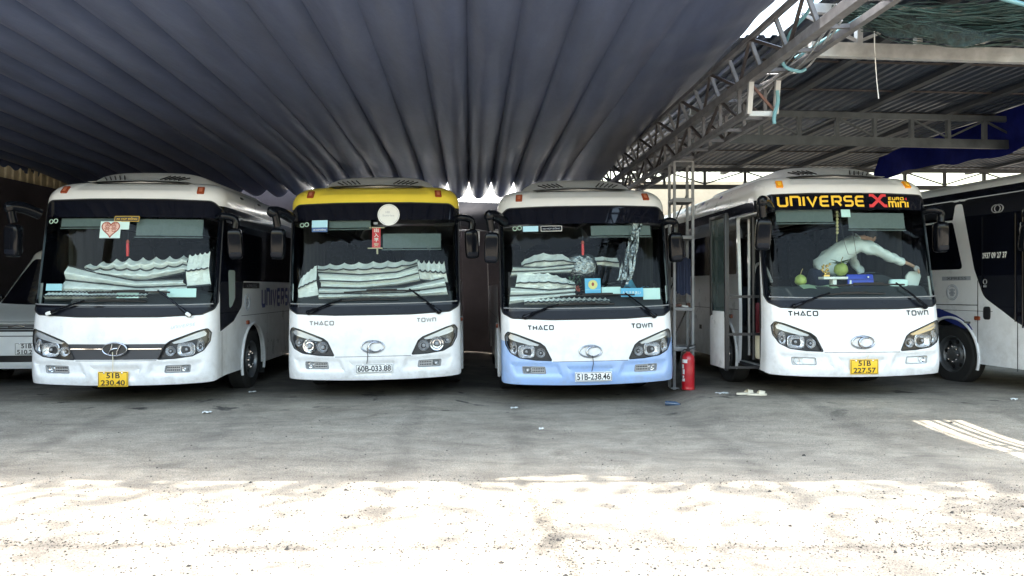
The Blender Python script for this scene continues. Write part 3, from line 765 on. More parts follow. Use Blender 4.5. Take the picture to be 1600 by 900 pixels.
    # wipers
    for piv, el_, b0, b1, offs in (((-.848, 1.174), (-.403, 1.336), (-.514, 1.321), (.344, 1.331), .03), ((.872, 1.157), (.483, 1.465), (-.382, 1.437), (.623, 1.445), .035)):
        wp = MB(); mid = ((piv[0] + el_[0]) / 2, (piv[1] + el_[1]) / 2 + .01)
        wp.tube(smooth_path(sh.fmap([piv, mid, el_], offs + .02)), [.022] * 4 + [.013] * 6 + [.010] * 3, 8); wp.ball(sh.fmap([piv], offs)[0], (.04, .03, .035), 12, 8)
        wo = wp.build('wiper', m_blackp, root)
        bl = MB(); bl.tube(sh.fmap([(b0[0] + (b1[0] - b0[0]) * t, b0[1] + (b1[1] - b0[1]) * t + .012 * math.sin(math.pi * t)) for t in np.linspace(0, 1, 14)], offs - .012), .011, 6)
        bl.tube(sh.fmap([(b0[0] + (b1[0] - b0[0]) * t, b0[1] + (b1[1] - b0[1]) * t + .012 * math.sin(math.pi * t) + .012) for t in np.linspace(.3, .7, 8)], offs + .005), .010, 6); bl.build('wiper_blade', m_rubber, wo)
        if o.get('pivot_cap'): MB().sbox(sh.fmap([piv], offs + .03)[0], (.075, .03, .045), .6, rot=Euler((0, R(-20 if piv[0] < 0 else 35), 0)).to_matrix()).build('pivot_cap', m_paper, wo)
    # wheels
    for sd in (-1, 1):
        for y in (WY, RY): wheel(root, sd * 1.02, y, WZ + .01, sd, nuts=(y == WY and o.get('nuts') == sd))
        MB().box((sd * 1.02, WY + .62, .33), (.26, .012, .34)).build('mud_flap', m_rubber, root)
    # chassis, floor, dashboard
    ch = MB(); ch.box((0, 3.75, .60), (1.70, 6.5, .36)); ch.box((0, .75, .45), (1.9, .6, .2)); ch.box((0, WY, .42), (1.9, .14, .14)); ch.box((0, RY, .42), (1.9, .3, .3)); ch.build('chassis', m_under, root)
    fl_ = MB()
    if door == 'open': fl_.box((.30, 3.9, .82), (1.62, 6.6, .06)); fl_.box((-.80, 4.3, .82), (.62, 5.6, .06))
    else: fl_.box((0, 3.9, .82), (2.24, 6.6, .06))
    fl_.build('cabin_floor', m_dark, root)
    da = MB(); xs = np.linspace(-1.06, 1.06, 24)
    rowA = sh.fmap([(x, 1.225) for x in xs], -.05); prof = [(0, 0), (.08, .03), (.22, .17), (.32, .20), (.46, .20), (.50, .13), (.54, -.45)]
    V = []; 
    for i, x in enumerate(xs):
        for dy, dz in prof:
            bump_ = .16 * math.exp(-((x - .52) / .30) ** 2) * (1 if dy > .35 else 0); V.append((x, rowA[i][1] + dy * (1 - .25 * (abs(x) / 1.06) ** 2), 1.235 + dz + bump_))
    k = len(prof); da.add(V, [(i * k + j, (i + 1) * k + j, (i + 1) * k + j + 1, i * k + j + 1) for i in range(len(xs) - 1) for j in range(k - 1)])
    da.build('dashboard', m_dash, root, smooth=60)
    st = MB(); c = Vector((.52, .92, 1.50)); rot = Euler((R(-32), 0, 0)).to_matrix()
    st.tube([c + rot @ Vector((.225 * math.cos(t), .225 * math.sin(t), 0)) for t in np.linspace(0, 2 * math.pi, 33)[:-1]], .014, 8, closed=True)
    for a in (R(90), R(210), R(330)): st.bar(c, c + rot @ Vector((.22 * math.cos(a), .22 * math.sin(a), 0)), .03, .015)
    st.tube([c, c + Vector((0, -.12, -.4))], .04, 10); st.build('steering_wheel', m_blackp, root)
    # seats
    sm_ = seat_mesh(); me = None
    spots = [(.52, 1.15)] + [(x, y) for y in (2.25, 3.1, 3.95, 4.8) for x in (-.86, -.38, .38, .86)]
    if door == 'open': spots = [q for q in spots if q != (-.86, 1.4)]
    for x, y in spots:
        if me is None: so = sm_.build('seat', m_seat, root, smooth=60); me = so.data
        else: so = bpy.data.objects.new('seat', me); COL.objects.link(so); so.parent = root
        so.location = (x, y, .84 if y > 2 else .72)
    for sd in (-1, 1):
        cu = MB(); cu.grid(lambda t, q: (sd * (1.085 - .012 * math.sin(t * 95)), .95 + t * 4.2, 1.50 + q * .92), np.linspace(0, 1, 150), [0, .5, 1])
        if not (door == 'open' and sd < 0): cu.build('curtain', m_curtain, root, smooth=80)
        rk = MB(); rk.box((sd * .94, 4.2, 2.46), (.34, 5.2, .05), None, .015); rk.build('luggage_rack', m_rack, root)
    for x0, x1, z0, z1 in o.get('blinds', []):
        b = MB(); n = 8; V = [tuple(Vector(q) + Vector((0, .07, 0))) for t in np.linspace(0, 1, n) for q in sh.fmap([(x0 + (x1 - x0) * t, z0), (x0 + (x1 - x0) * t, z1)], 0)]
        V2 = [(x, y + .004, z) for x, y, z in V]
        b.add(V + V2, [(2 * i, 2 * i + 2, 2 * i + 3, 2 * i + 1) for i in range(n - 1)] + [(2 * n + 2 * i, 2 * n + 2 * i + 1, 2 * n + 2 * i + 3, 2 * n + 2 * i + 2) for i in range(n - 1)])
        b.tube(sh.fmap([(x0 + (x1 - x0) * t, z0 - .008) for t in np.linspace(-.02, 1.02, n)], -.07), .008, 6)
        b.build('sun_blind', m_blind, root)
    # mirrors
    mirror(root, -1, *o.get('mirL', (-1.28, .05, 2.10)), style='long')
    mirror(root, 1, *o.get('mirR', (1.34, .46, 2.09)), style='short')
    # coach door / closed door outline
    if door == 'closed':
        d = MB(); seam_line(d, sh, [(.50, .32), (.50, 2.42), (1.28, 2.42), (1.28, .32)], .012, off=.004, side=-1); d.build('door', m_rubber, root, smooth=0, fix=False)
    return root, sh
m_grille = mat('dark_grille_panel', (.022, .026, .036), .35, rvar=.1)
m_redpale = mat('pale_red_lens', (.48, .16, .09), .2, spec=.6)
m_amberpale = mat('bright_amber_lens', (.95, .55, .05), .15, spec=.6)

m_fade = mat('worn_letters', (.22, .21, .20), .5)
m_goldl = mat('gold_banner_letters', (.86, .52, .03), .35)
m_redbrown = mat('red_brown_print', (.33, .06, .035), .6)
m_chromed = mat('worn_chrome_letters', (.45, .46, .48), .3, metal=.7)
m_cardblue = mat('pale_blue_card', (.42, .70, .82), .5)
m_maroon = mat('maroon_panel', (.20, .02, .03), .6)
m_paper2 = mat('grey_white_paper', (.55, .62, .60), .6)
# ------------------------------------------------------------------ the ground
def smooth01(x, a, b):
    t = np.clip((x - a) / (b - a), 0, 1); return t * t * (3 - 2 * t)
def gz(x, y):
    x = np.asarray(x, float); y = np.asarray(y, float)
    k = smooth01(y, 6.8, 9.3)
    g = .13 * smooth01(x, 2.05, 2.6) * smooth01(y, 7.4, 9.4) + .055 * (1 - smooth01(x, -1.0, -.1)) * k
    near = (np.abs(x) < 14) & (y > -4) & (y < 20)
    g = g + np.where(near, .008 * np.sin(x * .9 + 1.3) * np.sin(y * .8) + .004 * np.sin(x * 2.3 + y * 1.7), 0)
    return g
def gzf(x, y): return float(gz(x, y))
def build_ground():
    xs = np.concatenate([[-300, -120, -50, -25], np.arange(-14, 14.01, .25), [25, 50, 120, 300]])
    ys = np.concatenate([[-300, -120, -50, -20, -10], np.arange(-4, 20.01, .25), [26, 40, 80, 160, 320]])
    X, Y = np.meshgrid(xs, ys, indexing='ij'); Z = gz(X, Y); V = np.stack([X, Y, Z], -1).reshape(-1, 3); n = len(ys)
    F = [(i * n + j, (i + 1) * n + j, (i + 1) * n + j + 1, i * n + j + 1) for i in range(len(xs) - 1) for j in range(n - 1)]
    me = bpy.data.meshes.new('ground'); me.from_pydata(V.tolist(), [], F)
    m = bpy.data.materials.new('worn_pavement'); m.use_nodes = True; N = m.node_tree.nodes; L = m.node_tree.links; p = N['Principled BSDF']
    tc = N.new('ShaderNodeTexCoord')
    def noise(sc, det=6, ro=.6, vec=None, dist=0.0):
        q = N.new('ShaderNodeTexNoise'); q.inputs['Scale'].default_value = sc; q.inputs['Detail'].default_value = det; q.inputs['Roughness'].default_value = ro; q.inputs['Distortion'].default_value = dist
        L.new(vec or tc.outputs['Object'], q.inputs['Vector']); return q.outputs[0]
    def rng(s, a, b, c, d):
        q = N.new('ShaderNodeMapRange'); q.inputs[1].default_value = a; q.inputs[2].default_value = b; q.inputs[3].default_value = c; q.inputs[4].default_value = d; L.new(s, q.inputs[0]); return q.outputs[0]
    def math_(op, a, b):
        q = N.new('ShaderNodeMath'); q.operation = op
        for i, k in enumerate((a, b)):
            if isinstance(k, (int, float)): q.inputs[i].default_value = k
            elif k is not None: L.new(k, q.inputs[i])
        return q.outputs[0]
    def mix(f, a, b, mode='MIX'):
        q = N.new('ShaderNodeMix'); q.data_type = 'RGBA'; q.blend_type = mode
        for i, k in ((0, f), (6, a), (7, b)):
            if isinstance(k, (int, float)): q.inputs[i].default_value = k
            elif isinstance(k, tuple): q.inputs[i].default_value = (*k, 1)
            else: L.new(k, q.inputs[i])
        return q.outputs[2]
    sx0 = N.new('ShaderNodeSeparateXYZ'); L.new(tc.outputs['Object'], sx0.inputs[0])
    mp = N.new('ShaderNodeMapping'); mp.inputs['Scale'].default_value = (.62, 1.25, 1); mp.inputs['Rotation'].default_value = (0, 0, .06); L.new(tc.outputs['Object'], mp.inputs[0])
    c = mix(rng(noise(.7, 9, .68), .36, .62, 0, 1), (.285, .25, .195), (.45, .40, .312))
    c = mix(rng(noise(1.1, 8, .7, mp.outputs[0], .6), .40, .72, 0, .50), c, (.215, .19, .155))           # tyre-worn streaks along the yard
    c = mix(rng(noise(.9, 7, .7, mp.outputs[0], 1.2), .55, .75, 0, .6), c, (.50, .46, .38))
    c = mix(rng(noise(4.5, 6, .7), .56, .74, 0, .45), c, (.33, .27, .21))                            # brownish patches
    sp = N.new('ShaderNodeTexVoronoi'); sp.inputs['Scale'].default_value = 27; L.new(tc.outputs['Object'], sp.inputs['Vector'])
    spk = math_('MULTIPLY', rng(sp.outputs['Distance'], .12, .24, 1, 0), rng(noise(1.6, 5, .75), .42, .66, 0, 1))
    c = mix(math_('MULTIPLY', spk, .8), c, (.03, .028, .026))
    sp2 = N.new('ShaderNodeTexVoronoi'); sp2.inputs['Scale'].default_value = 70; L.new(tc.outputs['Object'], sp2.inputs['Vector'])
    c = mix(math_('MULTIPLY', rng(sp2.outputs['Distance'], .12, .3, 1, 0), .42), c, (.06, .057, .052))
    c = mix(rng(noise(55, 4, .8), .3, .7, .0, .34), c, (.46, .44, .40))
    pq = N.new('ShaderNodeCombineColor'); pr = rng(noise(3.1, 9, .74, mp.outputs[0], .5), .34, .60, .70, 1.10); [L.new(pr, pq.inputs[i]) for i in range(3)]
    c = mix(1.0, c, pq.outputs[0], 'MULTIPLY')
    tr = None; twob = math_('MULTIPLY', math_('SUBTRACT', noise(.5, 3, .5), .5), .5)
    for tx in (-6.0, -4.2, -2.75, -.95, .15, 1.95, 3.5, 5.3):                # tyre tracks where the buses pull in
        q = N.new('ShaderNodeMath'); q.operation = 'MULTIPLY_ADD'; L.new(sx0.outputs[1], q.inputs[0]); q.inputs[1].default_value = -.045 + .012 * tx; q.inputs[2].default_value = tx + .3
        d = math_('ABSOLUTE', math_('SUBTRACT', math_('ADD', sx0.outputs[0], twob), q.outputs[0]), None); d = rng(d, .06, .17, 1, 0); tr = d if tr is None else math_('MAXIMUM', tr, d)
    tr = math_('MULTIPLY', tr, rng(noise(2.2, 7, .7, mp.outputs[0]), .38, .62, .05, .40)); c = mix(tr, c, (.10, .092, .082))
    grain = rng(noise(105, 3, .7), .34, .62, .46, 1.16); gq = N.new('ShaderNodeCombineColor'); [L.new(grain, gq.inputs[i]) for i in range(3)]
    c = mix(1.0, c, gq.outputs[0], 'MULTIPLY')
    # oil drips in front of the buses
    oil = rng(noise(1.9, 5, .6, None, .4), .61, .67, 0, .9)
    sx = N.new('ShaderNodeSeparateXYZ'); L.new(tc.outputs['Object'], sx.inputs[0])
    oil = math_('MULTIPLY', oil, rng(sx.outputs[1], 8.1, 9.2, 0, 1)); c = mix(oil, c, (.045, .042, .04))
    dk = math_('MULTIPLY', rng(sx.outputs[1], 9.5, 10.9, 0, .85), rng(noise(.8, 6, .6), .3, .6, .55, 1)); c = mix(dk, c, (.045, .043, .042))   # under-bus shade painted into the ground colour
    # worn joints across and along the yard
    wob = math_('MULTIPLY', math_('SUBTRACT', noise(1.3, 5, .7), .5), .28)
    jx = math_('ABSOLUTE', math_('SUBTRACT', math_('ADD', sx.outputs[0], wob), math_('MULTIPLY_ADD', sx.outputs[1], -.11)), 0)
    q = N.new('ShaderNodeMath'); q.operation = 'MULTIPLY_ADD'; L.new(sx.outputs[1], q.inputs[0]); q.inputs[1].default_value = -.13; q.inputs[2].default_value = .86
    jx = math_('ABSOLUTE', math_('SUBTRACT', math_('ADD', sx.outputs[0], wob), q.outputs[0]), None)
    jf = math_('MULTIPLY', rng(jx, .02, .085, 1, 0), rng(sx.outputs[1], 5.6, 6.0, 1, 0)); jf = math_('MULTIPLY', jf, rng(noise(38, 4, .7), .35, .6, .2, 1))
    c = mix(math_('MULTIPLY', jf, .65), c, (.045, .042, .038))
    jy = math_('ABSOLUTE', math_('SUBTRACT', math_('ADD', sx.outputs[1], math_('MULTIPLY', wob, .5)), 4.42), None)
    jg = math_('MULTIPLY', rng(jy, .01, .07, 1, 0), rng(noise(30, 4, .7), .36, .6, .1, 1)); c = mix(math_('MULTIPLY', jg, .5), c, (.05, .045, .042))
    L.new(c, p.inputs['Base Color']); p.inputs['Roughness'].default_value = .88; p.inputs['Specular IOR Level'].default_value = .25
    b = N.new('ShaderNodeBump'); b.inputs['Strength'].default_value = .55; b.inputs['Distance'].default_value = .012
    hh = math_('ADD', math_('MULTIPLY', noise(60, 6, .75), 1.0), math_('MULTIPLY', noise(9, 5, .6), 1.2)); L.new(hh, b.inputs['Height']); L.new(b.outputs[0], p.inputs['Normal'])
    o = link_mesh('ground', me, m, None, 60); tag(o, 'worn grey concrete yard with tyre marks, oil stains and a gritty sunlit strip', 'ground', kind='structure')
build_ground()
def grit():
    rnd = random.Random(3); mb = MB(); n = 0
    def den(x, y):
        d = .35 + .65 * max(0, math.sin(x * 1.3 + 1.1 * math.sin(y * 1.7)) * math.sin(y * 2.1 + .8 * math.sin(x * .9)))
        d += 1.0 * math.exp(-((y - 4.45 - .05 * math.sin(x * 2)) / .09) ** 2) + 0.9 * math.exp(-((x - .86 + .13 * y) / .07) ** 2) * (y < 5.9)
        return d * (1 if y < 5.2 else max(.06, 1 - (y - 5.2) / 1.2))
    while n < 12000:
        y = 2.95 + 5.5 * rnd.random() ** 1.3; x = rnd.uniform(-.74, .74) * y
        if rnd.random() > den(x, y) / 1.6: continue
        n += 1; r = rnd.choice([.0035, .004, .0045, .005, .006, .008]) * (1 if rnd.random() > .012 else 2.0) * (.7 + .08 * y)
        z = gzf(x, y); c = Vector((x, y, z)); vs = []; a0 = rnd.random() * 6
        for k in range(5): a = a0 + 2 * math.pi * k / 5; q = r * rnd.uniform(.7, 1.4); vs.append(c + Vector((math.cos(a) * q, math.sin(a) * q, -.001)))
        vs.append(c + Vector((rnd.uniform(-.2, .2) * r, 0, r * .75))); mb.add(vs, [(k, (k + 1) % 5, 5) for k in range(5)])
    o = mb.build('gravel', mat('dark_grit', (.03, .028, .026), .9, var=.5, vscale=40), None, smooth=0, fix=False); tag(o, 'loose dark grit scattered over the yard', 'gravel', kind='stuff')
grit()

# ------------------------------------------------------------------ the grey cloth canopy, hung in lengthwise pleats
def cx(xp, y): return xp - .056 * (y - 6.67)
def cloth_base(y): return 4.16 - .0165 * (y - 6.67)
LW = .512; X0 = -.40 - 17 * LW; NL = 22
Y_F, Y_R = 6.25, 17.0
def build_cloth():
    rnd = random.Random(11); NS = 12; NY = 64
    amp = [rnd.uniform(.85, 1.2) for _ in range(NL + 1)]; jit = [rnd.uniform(-.05, .05) for _ in range(NL + 2)]; ph = [rnd.uniform(0, 6.3) for _ in range(NL + 1)]
    ys = [Y_F + (Y_R - Y_F) * (j / NY) for j in range(NY + 1)]; V = []; F = []
    def edge_y(xp): return Y_F - .035 - .07 * abs(math.sin((xp + .3) / 1.1 * math.pi)) - .02 * math.sin(xp * 5) + .20 * float(smooth01(xp, -2.4, -1.9) * (1 - smooth01(xp, -1.0, -.7)))
    xs = []
    for k in range(NL):
        for i in range(NS): xs.append((k, i / NS))
    xs.append((NL - 1, 1.0))
    XE = 2.5
    for k, t in xs:
        e0 = X0 + k * LW + jit[k] * LW; e1 = (X0 + (k + 1) * LW + jit[k + 1] * LW) if k < NL - 1 else 2.56; xp = e0 + (e1 - e0) * t
        fy = float(edge_y(xp))
        for j, y in enumerate(ys):
            f = j / NY; yy = fy + (Y_R - fy) * f
            A = (.075 + .09 * f + .17 * smooth01(f, .72, 1.0)) * amp[k]
            tt = t ** (.80 + .5 * (1 - f)) if k < 17 else 1 - (1 - t) ** 1.25
            sag = A * math.sin(math.pi * tt) ** (.70 - .22 * f)
            z = cloth_base(yy) - sag + .010 * math.sin(yy * .8 + k * .12) + .006 * math.sin(yy * 2.3 + ph[k]) * math.sin(math.pi * t)
            z += .010 * math.sin(t * 9 + yy * 3.1 + ph[k]) * max(0, .35 - f) * 2 * math.sin(math.pi * t)
            if xp > .9:                                                  # creases raying out from the lashing on the girder
                d = (xp - .9) / 1.6; r = max(0, 1 - abs(f - .13) / .2); z += .016 * d * r * math.sin((xp * 3.0 + yy * 7.5)) + .35 * d * d * max(0, 1 - f * 1.2) * .5
            V.append((cx(xp, yy), yy, z))
    n = NY + 1
    for i in range(len(xs) - 1):
        for j in range(NY): F.append((i * n + j, (i + 1) * n + j, (i + 1) * n + j + 1, i * n + j + 1))
    # scalloped valance along the left edge
    o = len(V); m = 140
    for i in range(m + 1):
        y = Y_F + (Y_R - Y_F) * i / m; z = cloth_base(y); s = abs(math.sin(y * math.pi / .36))
        V.append((cx(X0, y), y, z)); V.append((cx(X0, y) - .02, y, z - .10)); V.append((cx(X0, y) - .03, y, z - .14 - .09 * s))
    for i in range(m):
        for q in (0, 1): F.append((o + 3 * i + q, o + 3 * i + 3 + q, o + 3 * i + 4 + q, o + 3 * i + 1 + q))
    me = bpy.data.meshes.new('cloth_canopy'); me.from_pydata(V, [], F)
    m_cloth = mat('grey_canopy_cloth', (.052, .068, .124), .38, spec=.19, sheen=.03, var=.20, vscale=1.3, bump=.22, bscale=3.2, bdist=.05, stretch=(2.4, .5, 1))
    ob = link_mesh('cloth_canopy', me, m_cloth, None, 50); tag(ob, 'large grey pleated cloth canopy stretched over the three left buses', 'canopy')
    return ob
build_cloth()
m_frame = mat('weathered_steel', (.13, .13, .14), .5, metal=.3, var=.35, vscale=7, bump=.1)
m_dframe = mat('dark_rusty_steel', (.05, .042, .042), .6, metal=.2, var=.4, vscale=5)
def canopy_beam():
    t = thing('canopy_front_beam', 'thin steel edge beam carrying the front of the grey cloth canopy', 'beam', (0, Y_F, 4.3))
    MB().bar((cx(X0, Y_F), -.06, -.06), (2.7, -.02, .0), .06, .06).build('rail', m_frame, t)
    for k in range(9):
        x = -9 + k * 1.4; MB().tube([(x, -.05, -.05), (x + .02, .06, -.12)], .008, 6).build('lashing', m_crease_cord, t)
canopy_beam()

# ------------------------------------------------------------------ the box girder between the two roofs
GX = 2.57
def girder():
    t = thing('lattice_girder', 'welded lattice girder between the grey cloth canopy and the corrugated roof', 'girder', (0, 0, 0))
    gxs = (GX, GX + .28); y0, y1 = 4.9, 17.8
    zc = {'top': H + 2.52, 'mid': H + 2.20, 'low': H + 1.86}
    def ch(x, z, a, b, w=.06): MB().bar((cx(x, a), a, z), (cx(x, b), b, z), w, w).build('chord', m_frame, t)
    for x in gxs:
        ch(x, zc['mid'], y0, y1, .085 if x == GX else .06); ch(x, zc['low'], 7.85, y1, .06)
    ch(GX - .12, zc['top'], y0, y1, .05)
    step = .62; k = 0; y = y0 + .1
    while y < y1 - .3:
        for x in gxs:
            if y > 7.85:
                MB().bar((cx(x, y), y, zc['low']), (cx(x, y), y, zc['mid']), .035).build('post', m_frame, t)
                a, b = ('low', 'mid') if k % 2 else ('mid', 'low')
                if y + step < y1: MB().bar((cx(x, y), y, zc[a]), (cx(x, y + step), y + step, zc[b]), .028).build('brace', m_dframe, t)
        MB().bar((cx(GX, y), y, zc['mid']), (cx(GX - .12, y), y, zc['top']), .035).build('post', m_frame, t)
        a = y + (0 if k % 2 else step); b = y + (step if k % 2 else 0)
        MB().bar((cx(GX, a), a, zc['mid']), (cx(GX - .12, b), b, zc['top']), .03).build('brace', m_dframe, t)
        if y > 7.85:
            MB().bar((cx(GX, y), y, zc['low']), (cx(GX + .28, y), y, zc['low']), .035).build('tie', m_frame, t)
        MB().bar((cx(GX, y), y, zc['mid']), (cx(GX + .28, y), y, zc['mid'] + .01), .035).build('tie', m_frame, t)
        y += step; k += 1
    for dx, dz, w in ((.37, .34, .035), (.47, .38, .05), (.56, .42, .03)): MB().bar((cx(GX + dx, y0), y0, zc['mid'] + dz), (cx(GX + dx + .02, 9.2), 9.2, zc['mid'] + dz), w).build('pipe', m_frame, t)  # bars added in the roof gap to split the sun patch into streaks
    # the open end frame of the lower box
    for x in gxs: MB().bar((cx(x, 7.82), 7.82, zc['low'] - .02), (cx(x, 7.75), 7.75, zc['mid'] + .02), .05).build('post', m_silverp, t)
    MB().bar((cx(GX, 7.82), 7.82, zc['low'] - .02), (cx(GX + .28, 7.82), 7.82, zc['low'] - .02), .05).build('tie', m_silverp, t)
    MB().bar((cx(GX + .28, 7.82), 7.82, zc['low']), (cx(GX, 7.85), 7.85, zc['mid']), .025).build('brace', m_rust, t)
m_rust = mat('rusty_steel', (.11, .055, .042), .75, var=.4, vscale=9)
girder()

# ------------------------------------------------------------------ corrugated roof on the right with its purlins and trusses
ZR = H + 2.88
def roofing():
    t = thing('corrugated_roof', 'dark corrugated metal roof over the two right buses', 'roof', (0, 0, 0))
    xs = []; z = []; p = .15; n = int((15.5 - 3.14) / p); prof = [(0, 0), (.35, 0), (.5, .032), (.85, .032)]
    for k in range(n):
        for a, b in prof: xs.append(3.14 + (k + a) * p); z.append(b)
    ys = [6.45, 8.0, 10.3, 13.0, 15.8, 18.4]; m = MB(); nx = len(xs); V = []
    for j, y in enumerate(ys):
        for i in range(nx): V.append((cx(xs[i], y), y, ZR + z[i] + .004 * math.sin(i * .3 + j)))
    F = [(j * nx + i, j * nx + i + 1, (j + 1) * nx + i + 1, (j + 1) * nx + i) for j in range(len(ys) - 1) for i in range(nx - 1)]
    m.add(V, F); m.build('roof_sheet', m_sheet, t, smooth=0, fix=False)
    m = MB(); m.grid(lambda u, v: (3.3 + 10 * u, 5.98 + (.40 + .05 * math.sin(u * 37)) * v + .03 * math.sin(u * 15), ZR + .01 + .01 * math.sin(u * 90)), np.linspace(0, 1, 120), np.linspace(0, 1, 4)); m.build('front_flap', m_sheet, t, smooth=60, fix=False)
    m = MB(); V = []; q = []
    for k in range(6):
        for a, b in prof: q.append((2.46 + (k + a) * p, b))
    for y in (8.6, 11.0, 14.5, 18.4):
        for x, b in q: V.append((cx(x, y), y, ZR + .045 + b - .012))
    m.add(V, [(j * len(q) + i, j * len(q) + i + 1, (j + 1) * len(q) + i + 1, (j + 1) * len(q) + i) for j in range(3) for i in range(len(q) - 1)]); m.build('roof_sheet', m_sheet, t, smooth=0, fix=False)
    for x in (4.35, 5.85, 7.35, 8.85, 10.35, 11.9, 13.4): MB().bar((cx(x, 6.0), 6.0, ZR - .05), (cx(x, 18.3), 18.3, ZR - .05), .11, .06).build('purlin', m_purl, t)
    for y in (6.7, 9.3, 10.6, 11.9, 14.2, 15.3, 17.0): MB().bar((cx(3.3, y), y, ZR - .012), (cx(15.3, y), y + .9, ZR - .012), .03, .02).build('batten', m_dframe, t)
m_sheet = mat('corrugated_sheet', (.038, .050, .074), .42, metal=.25, var=.25, vscale=2.0, rvar=.12)
m_purl = mat('painted_purlin', (.050, .056, .066), .5, metal=.3, var=.2)
roofing()
def truss(y, x0, x1, zl, zt, mats, label, step=.62, sl=.10, cw=.14):
    t = thing('roof_truss', label, 'truss', (x0, y, zl), group='steel trusses across the corrugated roof')
    def P(x, z): return Vector((x - x0, (x - x0) * sl, z - zl))
    MB().bar(P(x0, zl), P(x1, zl), .07, cw).build('lower_chord', mats[0], t)
    MB().bar(P(x0, zt), P(x1, zt), .06, .09).build('upper_chord', mats[0], t)
    x = x0 + .5; k = 0; c = 0
    while x < x1:
        MB().bar(P(x, zl + cw / 2), P(x, zt - .045), .055, .075).build('post', mats[1], t)
        if k % 2 == 0:
            MB().bar(P(x, zl + cw / 2 + .02), P(x + step * .95, zt - .05), .02, .03).build('brace', mats[1], t)
            MB().bar(P(x, zl + cw / 2 + .02), P(x - step * .95, zt - .05), .02, .03).build('brace', mats[1], t)
        x += step; k += 1
m_tr1 = mat('galvanised_truss', (.40, .41, .42), .42, metal=.5, var=.3, vscale=4)
m_tr2 = mat('grey_truss', (.085, .098, .108), .5, metal=.4, var=.3, vscale=4)
m_tr3 = mat('dark_truss', (.06, .06, .062), .6, var=.2)
truss(7.25, 2.92, 13.5, H + 2.34, H + 2.74, (m_tr1, m_tr1), 'pale galvanised truss, nearest of the roof trusses, under the corrugated sheets')
truss(11.4, 2.75, 13.5, H + 2.31, H + 2.72, (m_tr2, m_tr2), 'grey roof truss in the middle of the row, above the white bus with gold lettering')
truss(17.2, 2.1, 14.5, H + 2.36, H + 2.76, (m_tr3, m_tr3), 'dark roof truss farthest back, against the bright gap at the rear', step=.95, sl=.03, cw=.10)

